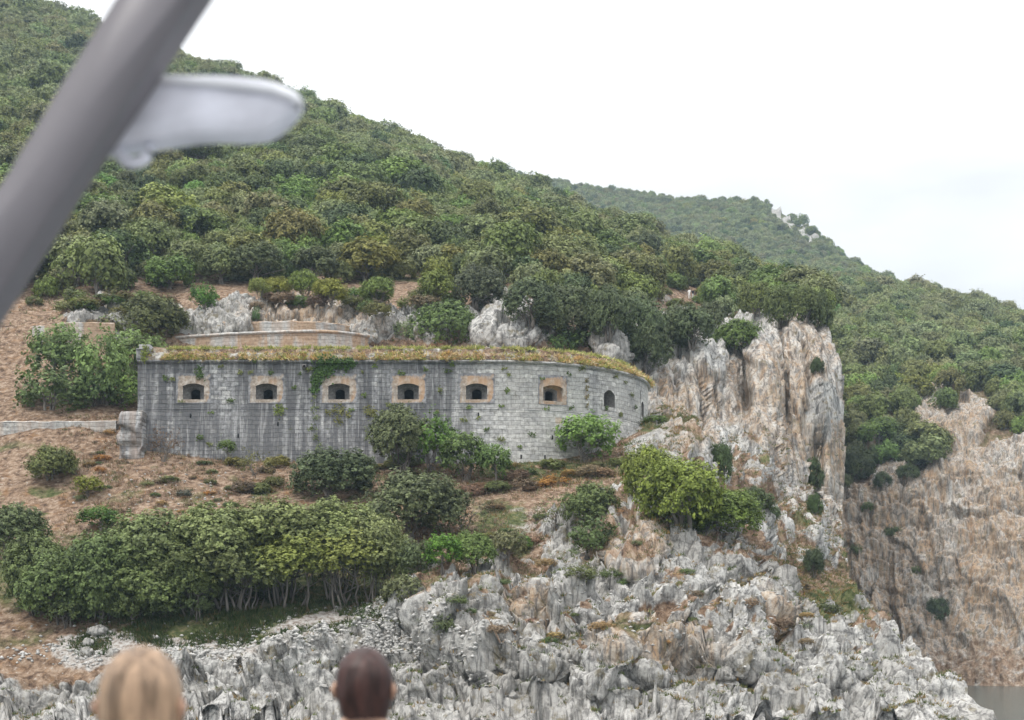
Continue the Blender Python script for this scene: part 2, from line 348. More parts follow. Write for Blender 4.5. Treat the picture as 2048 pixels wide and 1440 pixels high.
for k in range(len(KR) - 1):
    (p0, y0), (p1, y1) = KR[k], KR[k + 1]
    z0, z1 = (YH - p0) / F * y0, (YH - p1) / F * y1
    for t in np.linspace(0, 1, NSEG[k], endpoint=False):
        y = y0 + (y1 - y0) * t; z = z0 + (z1 - z0) * t
        PYs.append(YH - z * F / y); Ys.append(y)
PYs.append(KR[-1][0]); Ys.append(KR[-1][1])
PG = np.array([smooth1(a, 21) for a in PYs]); YG = np.array([smooth1(a, 21) for a in Ys])      # rows x cols
for _ in range(1):                                                                         # soften across rows
    kk = np.hanning(17)[1:-1]; kk /= kk.sum()
    def sm(A): return np.apply_along_axis(lambda v: np.convolve(np.pad(v, 7, mode='edge'), kk, mode='valid'), 0, A)
    PG2, YG2 = sm(PG), sm(YG); keep = slice(0, 8); PG2[keep] = PG[keep]; YG2[keep] = YG[keep]; PG2[-1] = PG[-1]; PG, YG = PG2, YG2
XG = np.broadcast_to(CX, PG.shape).copy()
mre = XG > 1480
XG[mre] = 1480 + (XG[mre] - 1480) / 160.0 * (edge_px(PG[mre]) - 1480)
# local landforms: (px, py, rx, ry, metres towards the sea, edge sharpness)
FEAT = [(1265, 1075, 55, 95, 7.0, 2.5), (1330, 880, 85, 52, 3.0, 2.5), (900, 1215, 95, 70, 5.0, 2.5), (1110, 1215, 75, 60, 3.5, 2), (1210, 1260, 60, 70, 3, 2),
        (1400, 1130, 110, 60, 4.5, 2), (1330, 1210, 70, 60, 3.0, 2), (1530, 1100, 45, 70, 6.0, 3), (1600, 1065, 42, 75, 8.0, 3), (1040, 1190, 45, 50, 3.0, 2),
        (1470, 1290, 90, 70, 4, 2), (1250, 1330, 90, 60, 3, 2), (1660, 1320, 70, 45, 3.0, 2), (1060, 1310, 80, 50, 3, 2),
        (1380, 790, 34, 130, 2.2, 2), (1455, 860, 32, 140, 2.6, 2), (1530, 830, 30, 170, 4.5, 2), (1590, 760, 22, 150, 3.5, 2), (1500, 930, 40, 90, 5.0, 2), (1640, 850, 34, 210, 4, 2), (1575, 960, 32, 80, 5, 2), (1630, 970, 16, 110, -4, 2), (1420, 720, 30, 45, 3, 2),
        (1690, 1240, 40, 18, 2.5, 2), (460, 640, 60, 34, 2.5, 2), (1010, 660, 60, 38, 3.0, 2), (740, 655, 40, 34, 2.0, 2), (1225, 695, 22, 40, 3.0, 2), (1550, 1230, 22, 40, 3.0, 2)]
def feat(px, py):
    d = np.zeros_like(px, dtype=float)
    for x, y, rx, ry, a, s in FEAT:
        r = ((px - x) / rx) ** 2 + ((py - y) / ry) ** 2
        d += a * (.7 if y > 1000 else 1) * np.exp(-r ** s * 0.9)
    return d
EDGE = 1 - .65 * sstep(1590, 1640, XG * 0 + CX[None])
YF = YG - feat(XG, PG) * EDGE
BASE = np.stack([(XG - 1024) / F * YF, YF, ZC + (YH - PG) / F * YF], -1)
# painted zones (kinds of ground), in the same surface coordinates
def blob(px, py, L, soft=0.35):
    o = np.zeros_like(px, dtype=float)
    for x, y, rx, ry in L: o = np.maximum(o, 1 - sstep(1 - soft, 1 + soft, np.sqrt(((px - x) / rx) ** 2 + ((py - y) / ry) ** 2)))
    return o
def wobble(x, p, T):
    q = T.reshape(-1, 3); f = lambda k: perlin(q / 5.0, k) * 46 + perlin(q / 1.7, k + 1) * 24 + perlin(q / .6, k + 2) * 12
    return x + f(200).reshape(x.shape), p + f(210).reshape(x.shape) * .8
X_, P_ = wobble(XG, PG, BASE)
rock = np.maximum.reduce([
    sstep(1255, 1300, X_) * sstep(1000 + 0 * X_, 940, P_) * sstep(610, 650, P_),
    sstep(0, 60, P_ - np.interp(X_, [100, 480, 800, 830, 990, 1030, 1130, 1230, 1300, 1350, 1560, 1700], [1330, 1285, 1195, 1120, 1110, 1040, 1010, 940, 940, 1010, 990, 990])) ,
    sstep(1540, 1570, X_) * sstep(600, 650, P_), blob(X_, P_, [(1325, 895, 85, 46)]),
    0.85 * sstep(590, 622, P_) * sstep(760, 740, P_) * blob(X_, P_, [(460, 645, 110, 50), (720, 650, 120, 45), (1010, 660, 90, 60), (1230, 690, 50, 60), (215, 640, 80, 50), (860, 640, 60, 60), (590, 650, 90, 34)])])
notrock = blob(X_, P_, [(1340, 846, 70, 14), (1080, 1150, 50, 22), (1640, 1190, 75, 50), (1580, 1140, 40, 60), (1690, 1265, 60, 18), (1130, 955, 160, 38), (1300, 1250, 60, 16), (1030, 1090, 60, 40), (560, 1250, 120, 40)])
rock = np.clip(rock - notrock * 0.75, 0, 1)
tan = blob(X_, P_, [(1275, 1100, 50, 80), (1500, 800, 80, 150), (1600, 820, 90, 260), (1390, 830, 90, 110), (1060, 1230, 50, 50), (1660, 900, 40, 200), (1200, 1090, 50, 60), (640, 640, 170, 45), (1340, 790, 50, 60), (1560, 1270, 40, 50), (1300, 1300, 160, 40)], 0.6) * 0.9
tan = np.clip(tan - blob(X_, P_, [(1450, 960, 60, 80), (1640, 830, 24, 60), (1430, 700, 40, 40)], 0.5) * 0.8, 0, 1)
green = np.maximum.reduce([blob(X_, P_, [(480, 1255, 260, 34), (1350, 846, 90, 16), (1100, 935, 180, 16), (1000, 1060, 60, 60), (1690, 1220, 80, 40), (400, 1150, 420, 80)], 0.5) * 0.8, 0.5 * sstep(570, 540, P_)])
scree = blob(X_, P_, [(690, 1265, 150, 45), (520, 1310, 380, 34), (200, 1290, 90, 40), (1080, 1050, 80, 40)], 0.5) * np.where(P_ > 1180, .95, 0.45)

def smooth2(A, n=9):
    k = np.ones(n) / n
    A = np.apply_along_axis(lambda v: np.convolve(np.pad(v, n // 2, mode='edge'), k, mode='valid'), 0, A)
    return np.apply_along_axis(lambda v: np.convolve(np.pad(v, n // 2, mode='edge'), k, mode='valid'), 1, A)
def displace(P, rock, cliff, amp=1.0):
    """P rows x cols x 3 : rock relief along the surface normal"""
    du = np.gradient(P, axis=1); dv = np.gradient(P, axis=0); N = np.cross(du, dv); N /= np.linalg.norm(N, axis=2)[..., None] + 1e-9
    sgn = np.where(N[..., 1:2] > 0, -1, 1); N = N * sgn; N = N * (1 - cliff[..., None]) + cliff[..., None] * np.stack([smooth2(N[..., k], 15) for k in range(3)], -1); N /= np.linalg.norm(N, axis=2)[..., None] + 1e-9                                      # out, towards the sea
    p = P.reshape(-1, 3).astype(np.float32); r = rock.ravel(); c = cliff.ravel()
    tl = p @ np.array([[0.94, 0, -0.34], [0, 1, 0], [0.34, 0, 0.94]], dtype=np.float32)
    def relief(sv, base, cl):
        ps = (p * np.array(sv, np.float32)).astype(np.float32); warp = np.stack([perlin(ps / 3.0, 40), perlin(ps / 3.0, 41), perlin(ps / 3.0, 42)], 1)
        q = ps + warp * 1.3; bs = base * np.array(sv, np.float32)
        big = fbm(q / 7.5, 3, 3, True) * (1.0 if cl else 1.5) + (fbm(q / 2.3, 3, 6, True) * .8 if cl else 0)
        f1, f2, cr = worley((bs + warp * 0.9) / 2.1, 5); b1 = (cr - .5) * 1.15 - np.exp(-((f2 - f1) / .07) ** 2) * .35
        f1, f2, cr = worley((bs + warp * .5) / 0.72, 9); b2 = (cr - .5) * .34 - np.exp(-((f2 - f1) / .12) ** 2) * .10
        st = p @ np.array([.38, .10, .92], np.float32) / (2.6 if cl else 1.5) + warp[:, 0] * .5 + warp[:, 1] * .3; saw = (st % 1.0) * np.clip(.5 + warp[:, 2] * 2.5, 0, 1)
        s2 = p @ np.array([.80, .35, -.45], np.float32) / 2.3 + warp[:, 1] * .6; sw2 = (s2 % 1.0) * np.clip(.5 - warp[:, 0] * 2.5, 0, 1)
        return big + b1 * (.8 if cl else 1) + b2 + fbm(q / 0.42, 2, 20, True) * 0.10 + saw * (.55 if cl else .75) + sw2 * (.3 if cl else .7)
    dr = relief([1, 1, .72], tl, False); dc = relief([1.15, .22, .13], p, True) if c.max() > 0 else dr
    d = r * (dr * (1 - c) + dc * c) * amp + (1 - r) * (fbm(p / 5, 3, 30) * .35 + fbm(p / .7, 2, 33) * .12)
    return P + N * d.reshape(P.shape[:2])[..., None], N
cliffm = np.maximum(sstep(1290, 1330, XG) * sstep(1010, 970, PG), blob(XG, PG, [(1270, 1080, 60, 90), (1590, 1060, 60, 80)], .3))
fade = sstep(1560, 1800, P_)
TER, _ = displace(BASE, rock * (1 - fade) * (.3 + .7 * EDGE), cliffm)
def normal_z(T): n = np.cross(np.gradient(T, axis=1), np.gradient(T, axis=0)); return np.abs(n[..., 2]) / (np.linalg.norm(n, axis=2) + 1e-9)
ledge = sstep(.44, .62, smooth2(normal_z(TER), 7)) * sstep(-.12, .12, perlin(BASE.reshape(-1, 3) / 2.6, 88).reshape(PG.shape)) * sstep(860, 900, PG) * sstep(1330, 1300, PG)
rock = rock * (1 - .75 * ledge); green = np.maximum(green, ledge * .25 * (1 + perlin(BASE.reshape(-1, 3) / 3.5, 89).reshape(PG.shape) * 2))
# keep the ground quiet where the fort stands
ff = sstep(-34, -30, TER[..., 0]) * sstep(15, 11, TER[..., 0]) * sstep(126.5, 128.5, TER[..., 1]) * sstep(152, 149, TER[..., 1])
TER = TER * (1 - ff[..., None]) + BASE * ff[..., None]
# back of the ridge and the right flank of the headland
nr, nc = PG.shape
def wrap_right(T, offs): 
    out = [T]
    for dx, dy, dz in offs: e = T[:, -1:].copy(); e = e + np.array([dx, dy, dz]); out.append(e)
    return np.concatenate(out, 1)
def padc(A, n): return np.concatenate([A] + [A[:, -1:]] * n, 1)
TW = wrap_right(TER, [(1.0, 5, -.5), (1.5, 14, -1.5), (0, 40, -4), (-20, 120, -20)])
aR, aT, aG, aS, aC = (padc(A, 4) for A in (rock, tan, green, scree, cliffm))
back = TW[-1:] + np.array([0, 60, -30.0]); back2 = TW[-1:] + np.array([0, 200, -110.0])
TW = np.concatenate([TW, back, back2], 0); aR, aT, aG, aS, aC = (np.concatenate([A, A[-1:], A[-1:]], 0) for A in (aR, aT, aG, aS, aC))
def grid_obj(name, T, mat, at_):
    m, n = T.shape[:2]; i, j = np.meshgrid(np.arange(m - 1), np.arange(n - 1), indexing='ij'); i = i.ravel(); j = j.ravel()
    Q = np.c_[i * n + j, i * n + j + 1, (i + 1) * n + j + 1, (i + 1) * n + j]
    return link(name, mesh_data(name, T.reshape(-1, 3), Q, mat, {k: ('POINT', v.ravel()) for k, v in at_.items()}, smooth=False))
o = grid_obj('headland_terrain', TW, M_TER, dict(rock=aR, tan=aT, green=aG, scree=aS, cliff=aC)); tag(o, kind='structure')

def ground(px, py, under=0.0):
    """point of the headland surface seen at px, py (undisplaced detail ignored)"""
    j = int(np.clip(np.searchsorted(CX, px), 0, len(CX) - 1)); 
    if px > 1480:
        j = int(np.argmin(np.abs(CX - (1480 + 160 * (px - 1480) / (edge_px(py) - 1480)))))
    c = TER[:, j]; pc = YH - (c[:, 2] - ZC) * F / c[:, 1]
    i = int(np.argmin(np.abs(np.minimum.accumulate(pc[8:]) - py))) + 8
    Y = c[i, 1]; return at(px, py, Y)

# ---- slope and cliff on the right behind the headland
def simple_terrain(name, cols, keys, nseg, zones, step, mat=M_TER, amp=1.0, cliff_rows=None, sm=15):
    cx = np.arange(cols[0], cols[-1] + 1, step); kp = np.array([[p[0] for p in r] for r in keys], float); ky = np.array([[p[1] for p in r] for r in keys], float)
    kr = [(np.interp(cx, cols, kp[:, k]), np.interp(cx, cols, ky[:, k])) for k in range(kp.shape[1])]
    A, B = [], []
    for k in range(len(kr) - 1):
        (p0, y0), (p1, y1) = kr[k], kr[k + 1]; z0, z1 = (YH - p0) / F * y0, (YH - p1) / F * y1
        for t in np.linspace(0, 1, nseg[k], endpoint=(k == len(kr) - 2)):
            y = y0 + (y1 - y0) * t; z = z0 + (z1 - z0) * t; A.append(smooth1(YH - z * F / y, sm)); B.append(smooth1(y, sm))
    p, y = np.array(A), np.array(B); x = np.broadcast_to(cx, p.shape).copy()
    T = np.stack([(x - 1024) / F * y, y, ZC + (YH - p) / F * y], -1)
    rk, tn, gn, cl = zones(*wobble(x, p, T / 1.6))
    T, _ = displace(T / 1.9, rk * amp, cl); T = T * 1.9
    bk = T[-1:] + np.array([0, 80, -45.0]); T2 = np.concatenate([T, bk], 0); e = lambda a: np.concatenate([a, a[-1:]], 0)
    o = grid_obj(name, T2, mat, dict(rock=e(rk), tan=e(tn), green=e(gn), scree=e(gn) * 0, cliff=e(cl))); tag(o, kind='structure')
    return T, x, p
def zB(x, p):
    low = np.interp(x, [1500, 1680, 1720, 1760, 1800, 1850, 1890, 2100], [960, 985, 985, 935, 930, 960, 900, 880])
    rk = np.maximum(sstep(-14, 14, p - low), blob(x, p, [(1850, 830, 36, 50), (1890, 860, 34, 50), (1810, 760, 24, 18), (1940, 850, 40, 50), (1735, 880, 14, 30)], .3))
    rk = np.clip(rk - sstep(1210, 1330, p) * sstep(1780, 1860, x) * .55, 0, 1)
    tn = np.clip(blob(x, p, [(1715, 1080, 40, 150), (1790, 1200, 50, 120), (1850, 1050, 30, 100), (1770, 1010, 40, 60), (2000, 1150, 80, 180)], .7) * 1.5, .85, 1.4)
    return rk, tn, sstep(1000, 960, p) * .3, sstep(690, 720, p) * .5
kB = [[(2000, 220), (1500, 236), (1440, 240), (1300, 252), (1120, 262), (975, 270), (840, 288), (700, 330), (600, 410), (560, 500)],
      [(2000, 215), (1500, 230), (1440, 235), (1300, 248), (1120, 258), (975, 266), (840, 284), (700, 325), (610, 400), (572, 490)],
      [(2000, 208), (1500, 222), (1440, 228), (1300, 242), (1120, 252), (960, 262), (840, 280), (720, 318), (640, 390), (605, 470)],
      [(2000, 198), (1500, 212), (1440, 220), (1300, 232), (1120, 246), (950, 258), (840, 274), (740, 310), (690, 370), (665, 440)],
      [(2000, 190), (1500, 205), (1440, 212), (1300, 225), (1120, 240), (950, 252), (860, 268), (780, 300), (745, 350), (730, 400)]]
TB, XB, PB = simple_terrain('right_slope_terrain', [1450, 1700, 1890, 2080, 2300], kB, [6, 30, 50, 80, 70, 60, 60, 40, 20], zB, 2.6)
# ---- far mountain
SCAR = [(1545, 428, 13, 12), (1560, 440, 16, 8), (1580, 453, 18, 9), (1604, 472, 12, 12), (1618, 486, 12, 8)]
def zC(x, p):
    rk = blob(x, p, SCAR, .3)
    return rk, rk * 0, np.ones_like(x), np.zeros_like(x)
kC = [[(720, 480), (560, 640), (440, 800), (330, 960)], [(720, 480), (570, 640), (455, 800), (363, 960)], [(720, 480), (590, 640), (480, 790), (392, 930)],
      [(720, 480), (600, 630), (500, 760), (409, 900)], [(720, 480), (610, 620), (510, 750), (408, 880)], [(720, 480), (615, 610), (530, 740), (423, 860)],
      [(720, 470), (620, 600), (560, 700), (474, 830)], [(730, 460), (640, 570), (590, 660), (532, 770)], [(735, 450), (660, 540), (625, 620), (575, 720)],
      [(740, 440), (680, 520), (650, 590), (618, 680)], [(750, 430), (720, 480), (705, 530), (690, 600)], [(790, 420), (780, 450), (770, 480), (765, 520)]]
TC, XC, PC = simple_terrain('far_mountain_terrain', [880, 1060, 1250, 1400, 1500, 1560, 1630, 1700, 1790, 1890, 2080, 2400], kC, [24, 24, 30], zC, 6.0, sm=9)

# ---- sea
m, n, b = new_mat('sea_water', 0.12, 0.5); g = NG(n); b.inputs['Base Color'].default_value = (0.03, 0.07, 0.075, 1); g.bump(g.noise(0.8, g.coord((1, 1, 1)), 6), 0.3, b, 0.5)
o = link('sea', mesh_data('sea', [[-2900, -480, 0], [2900, -480, 0], [2900, 3900, 0], [-2900, 3900, 0]], [[0, 1, 2, 3]], m)); tag(o, kind='structure')
# ---------------------------------------------------------------- the fort
S_STR, RAD = 29.7, 14.0
def path(s):
    """plan of the sea wall: x, y and outward normal"""
    s = np.asarray(s, float)
    th = np.clip((s - S_STR) / RAD, 0, 2.1); st = s < S_STR
    ex = np.maximum(0, s - S_STR - 2.1 * RAD)
    x = np.where(st, -31.2 + s, -1.5 + RAD * np.sin(th) + ex * math.cos(2.1)); y = np.where(st, 130.0, 144 - RAD * np.cos(th) + ex * math.sin(2.1))
    return x, y, np.sin(th), -np.cos(th)
def onwall(s, z, off=0.0):
    x, y, nx, ny = path(s); return np.stack([x + nx * off, y + ny * off, np.broadcast_to(z, np.shape(x)) + 0 * x], -1)
ZB, ZS, ZT, ZTOP = 18.5, 25.58, 29.45, 31.15
fort = empty('fort', (-31.2 + 20, 135, ZB)); fo = np.array([-11.2, 135, ZB])
tag(fort, 'long grey stone fort with arched gun openings, curved right end and grassy parapet', 'fort')
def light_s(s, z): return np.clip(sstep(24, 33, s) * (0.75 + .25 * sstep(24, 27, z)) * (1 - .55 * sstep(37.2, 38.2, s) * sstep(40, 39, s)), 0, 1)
EMB = [4.66, 10.74, 16.78, 22.55, 28.25, 34.75, 40.64, 46.7]
HW = [1.42, 1.48, 1.55, 1.5, 1.5, 1.3, .95, .62]
H0, H1 = 26.15, 28.6
def wall_piece(name, z0, z1, off0, off1, holes, mat=M_WALL, smax=64.0):
    sv = list(np.arange(0, smax, 0.3)); zv = list(np.linspace(z0, z1, int((z1 - z0) / .3) + 2))
    for e, h in holes: sv = [s for s in sv if min(abs(s - (e - h)), abs(s - (e + h))) > .1] + [e - h, e + h]
    if holes: zv = [z for z in zv if min(abs(z - H0), abs(z - H1)) > .1] + [H0, H1]
    sv = np.array(sorted(sv)); zv = np.array(sorted(zv)); S, Z = np.meshgrid(sv, zv)
    off = off0 + (off1 - off0) * (Z - z0) / (z1 - z0)
    x, y, nx, ny = path(S); wob = perlin(np.stack([S.ravel() / 1.4, Z.ravel() / 1.1, S.ravel() * 0], 1), 50).reshape(S.shape) * .05
    V = np.stack([x + nx * (off + wob), y + ny * (off + wob), Z], -1)
    m, n = S.shape; i, j = np.meshgrid(np.arange(m - 1), np.arange(n - 1), indexing='ij'); i = i.ravel(); j = j.ravel()
    cs = (sv[j] + sv[j + 1]) / 2; cz = (zv[i] + zv[i + 1]) / 2; ok = np.ones(len(i), bool)
    for e, h in holes: ok &= ~((np.abs(cs - e) < h) & (cz > H0) & (cz < H1))
    i, j = i[ok], j[ok]; Q = np.c_[i * n + j, i * n + j + 1, (i + 1) * n + j + 1, (i + 1) * n + j]
    st = np.zeros_like(S)
    for e, h in list(zip(EMB, HW))[:6]: st = np.maximum(st, np.exp(-(((S - e) / (h + .1)) ** 4 + ((Z - 27.3) / 1.5) ** 4)) * .62)
    for e, zz, a, c in ((38.0, 27.2, .45, 1.6), (35.2, 24.8, .7, .6), (20.9, 24.4, .3, .5), (36.4, 23.6, .3, .5)): st = np.maximum(st, np.exp(-(((S - e) / a) ** 2 + ((Z - zz) / c) ** 2)) * .6)
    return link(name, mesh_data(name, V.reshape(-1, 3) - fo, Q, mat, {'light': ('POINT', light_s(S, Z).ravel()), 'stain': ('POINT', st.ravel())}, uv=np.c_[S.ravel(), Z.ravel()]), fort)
def sweep(name, prof, mat, smax=64.0, parent=fort, wob=.03, org=fo, s0=0.0, pf=None, ds=.3, soil=False):
    pf = pf or onwall
    sv = np.arange(s0, smax, ds); P = np.stack([pf(sv, z, o_) for o_, z in prof], 1)
    q = P.reshape(-1, 3); P = P + (perlin(q * 1.3, 60) * wob).reshape(P.shape[:2])[..., None] * np.array([0, -1, 1])
    m_, n_ = P.shape[:2]; mb = MB(); mb.grid(P - org)
    L = np.array([0] + list(np.cumsum([math.dist(prof[k], prof[k + 1]) for k in range(len(prof) - 1)])))
    uv = np.stack(np.broadcast_arrays(sv[:, None], (prof[0][1] + L)[None]), -1).reshape(-1, 2)
    S = uv[:, 0]
    if soil: return mb.build(name, mat, parent, attrs={'rock': ('POINT', .42 + .22 * perlin(np.c_[S / 2, uv[:, 1], S * 0], 66)), 'tan': ('POINT', S * 0 + .3), 'green': ('POINT', S * 0 + .25), 'scree': ('POINT', S * 0 + .2)})
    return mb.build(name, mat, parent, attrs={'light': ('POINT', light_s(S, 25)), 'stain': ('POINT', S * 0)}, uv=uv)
wall_piece('lower_wall', ZB, ZS, 1.0, .12, [])
sweep('ledge', [(.12, ZS), (.17, ZS + .05), (.0, ZS + .12)], M_WALL)
wall_piece('upper_wall', ZS + .1, ZT, 0, 0, list(zip(EMB, HW)))
sweep('cornice', [(.0, ZT), (.16, ZT + .04), (.24, ZT + .14), (.2, ZT + .25), (.02, ZT + .30)], M_WALL)
sweep('parapet', mat=M_TER, soil=True, prof=[(.02, ZT + .30), (-.05, ZT + .55), (-.5, ZT + .95), (-.9, ZT + 1.12), (-1.0, ZT + 1.38), (-1.9, ZTOP), (-3.2, ZTOP), (-3.3, ZTOP - 1.4)], wob=.14)
# side wall on the left, roof terrace
mb = MB(); yy = np.linspace(130, 152, 40); zz = np.linspace(ZB, ZT + .3, 30)
mb.grid(np.stack([np.broadcast_to(-31.2, (30, 40)), *np.meshgrid(yy, zz)], -1)[:, ::-1] - fo); n_ = 1200
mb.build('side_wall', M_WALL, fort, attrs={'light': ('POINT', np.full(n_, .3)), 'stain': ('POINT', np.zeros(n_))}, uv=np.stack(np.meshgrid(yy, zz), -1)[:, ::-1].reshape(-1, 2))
sv = np.arange(0, 64, .6); out = onwall(sv, ZTOP - 1.0, -3.2); inn = out.copy(); inn[:, 1] = 153; inn[:, 0] = np.clip(inn[:, 0], -31.2, 9)
o = link('roof_terrace', mesh_data('roof', np.concatenate([out, inn]) - fo, np.c_[np.arange(len(sv) - 1), np.arange(1, len(sv)), np.arange(1, len(sv)) + len(sv), np.arange(len(sv) - 1) + len(sv)], M_TER), fort)
mb = MB(); mb.box(np.array([-31.0, 130.45, ZT + .72]) - fo, (.3, .5, .42)); mb.box(np.array([-30.7, 131.6, ZT + 1.3]) - fo, (.45, 1.3, .36)); mb.box(np.array([-30.95, 130.4, ZT + 1.19]) - fo, (.34, .55, .045))
v_ = mb.n; mb.build('parapet_end', M_WALL, fort, attrs={'light': ('POINT', np.full(v_, .4)), 'stain': ('POINT', np.zeros(v_))}, uv=np.concatenate(mb.v)[:, [0, 2]])

def arch_outline(w_, zb, zs, za, n=9):
    """closed outline (u, z), starts bottom left, segmental arch on top"""
    pts = [(-w_, zb)] + [(-w_, zb + (zs - zb) * t) for t in (.33, .66)]
    for t in np.linspace(-1, 1, n): pts.append((w_ * t, zs + (za - zs) * (1 - t * t)))
    pts += [(w_, zb + (zs - zb) * t) for t in (.66, .33)] + [(w_, zb)] + [(w_ * t, zb) for t in (.5, 0, -.5)]
    return np.array(pts)
def embrasure(k):
    e, h = EMB[k], HW[k]; x, y, nx, ny = (float(v) for v in path(e)); big = k < 6
    loc = np.array([x, y, H0]) - fo; tx, ty = -ny, nx            # tangent
    def W(u, z, d): return np.stack([u * tx - d * nx, u * ty - d * ny, z - H0], -1)
    ow, zs, za = (.89, 27.58, 27.80) if big else ((.70, 27.5, 27.9) if k == 6 else (.40, 27.4, 27.7)); zb = 26.46 if k < 7 else 26.3
    O = arch_outline(ow, zb, zs, za); n = len(O); ctr = np.array([0, 27.1])
    surround = empty('embrasure', loc); surround.parent = fort
    # surround slab between the square hole of the wall and the arch, slightly proud
    Rr = []
    for u, z in O:
        d = np.array([u, z]) - ctr; t = min([(h + .02) / abs(d[0]) if abs(d[0]) > 1e-6 else 9, ((H1 + .02 - ctr[1]) if d[1] > 0 else (ctr[1] - H0 + .02)) / abs(d[1]) if abs(d[1]) > 1e-6 else 9]); Rr.append(ctr + d * t)
    Rr = np.array(Rr); dO = O - ctr
    for sx_ in (-1, 1):
        for cz_ in (H0 - .02, H1 + .02):
            cr0 = np.array([sx_ * (h + .02), cz_]); dc = cr0 - ctr; i_ = int(np.argmax((dO @ dc) / np.linalg.norm(dO, axis=1))); Rr[i_] = cr0
    def curve_off(U): return RAD - np.sqrt(np.maximum(RAD ** 2 - U ** 2, 0)) if e > S_STR + 1 else 0 * U
    rings = [Rr] + [O + (Rr - O) * t for t in (.66, .33)] + [O]; mb = MB()
    P = np.stack([W(r[:, 0], r[:, 1], curve_off(r[:, 0]) - .035) for r in rings]); mb.grid(P, closed=True)
    ed = np.repeat([1.0, .45, .15, 0.0], n); att = {'edge': ('POINT', ed), 'warm': ('POINT', ed * 0 + (.1, .35, .4, .9, .8, 1.0, 0, 0)[k])}
    mat = M_SUR if big else M_WALL
    if not big: att = {'light': ('POINT', np.full(4 * n, .8)), 'stain': ('POINT', np.zeros(4 * n))}
    uv = np.concatenate(rings) + np.array([e, 0])
    link('surround', mb.data('surround', mat, attrs=att, uv=uv), surround)
    # splayed reveal narrowing to the gun port
    iw, izb, izs, iza, dp = (.40, 26.5, 27.27, 27.47, 1.15) if big else ((.56, zb + .02, 27.4, 27.72, 1.1) if k == 6 else (.32, zb + .02, 27.3, 27.55, 1.1))
    I = arch_outline(iw, izb, izs, iza); mid = O * .45 + I * .55; mb = MB()
    P = np.stack([W(O[:, 0], O[:, 1], curve_off(O[:, 0]) - .035), W(O[:, 0], O[:, 1], .15 + 0 * O[:, 0]), W(mid[:, 0], mid[:, 1], .62 + 0 * O[:, 0])]); mb.grid(P, closed=True)
    link('reveal', mb.data('reveal', M_SUR if k in (5,) else M_REV, attrs={'edge': ('POINT', np.full(mb.n, .1)), 'warm': ('POINT', np.full(mb.n, 1.0))}), surround)
    mb = MB(); I2 = I * 1.0; m2 = mid.copy()
    P = np.stack([W(mid[:, 0], mid[:, 1], .62 + 0 * O[:, 0]), W(I[:, 0], I[:, 1], .8 + 0 * O[:, 0]), W(I[:, 0], I[:, 1], dp + 0 * O[:, 0])]); mb.grid(P, closed=True)
    link('inner_frame', mb.data('inner', M_REV), surround)
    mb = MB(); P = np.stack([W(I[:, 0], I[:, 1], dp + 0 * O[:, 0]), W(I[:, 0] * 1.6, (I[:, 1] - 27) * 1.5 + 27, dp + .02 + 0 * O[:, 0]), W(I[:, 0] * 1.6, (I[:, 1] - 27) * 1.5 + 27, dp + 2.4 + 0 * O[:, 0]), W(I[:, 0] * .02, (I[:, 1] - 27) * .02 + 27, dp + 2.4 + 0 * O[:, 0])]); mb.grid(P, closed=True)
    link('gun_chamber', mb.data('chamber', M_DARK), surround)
    if k == 5: surround['label'] = 'opening with the brightest orange stone surround'
    return surround
for k in range(8): embrasure(k)
# water spout; drain slots and its mouth are solid boxes coloured as hole shade
def px2s(px):
    ss = np.linspace(0, 52, 2000); x, y, _, _ = path(ss); return float(ss[np.argmin(np.abs(1024 + x / y * F - px))])
def wall_z(s, py): x, y, _, _ = path(s); return ZC + (YH - py) / F * float(y)
M_HOLE_SHADE = flat_mat('slot_shadow', (0.012, 0.012, 0.012))  # near-black paint stands in for the shade inside holes that are not cut
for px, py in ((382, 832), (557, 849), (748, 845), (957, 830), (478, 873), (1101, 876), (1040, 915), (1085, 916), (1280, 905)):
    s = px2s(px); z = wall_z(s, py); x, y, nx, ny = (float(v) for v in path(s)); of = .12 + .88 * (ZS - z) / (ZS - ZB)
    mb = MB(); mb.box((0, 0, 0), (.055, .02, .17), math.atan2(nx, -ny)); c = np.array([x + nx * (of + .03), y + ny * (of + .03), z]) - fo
    link('drain_slot_shade', mb.data('slot', M_HOLE_SHADE), fort, c)
s = px2s(609); mb = MB(); mb.box((0, 0, 0), (.16, .14, .17)); link('spout', mb.data('spout', M_REV), fort, np.array([-31.2 + s, 129.86, 29.2]) - fo)
mb = MB(); mb.box((0, 0, 0), (.09, .01, .10)); link('spout_mouth_shade', mb.data('mouth', M_HOLE_SHADE), fort, np.array([-31.2 + s, 129.70, 29.2]) - fo)

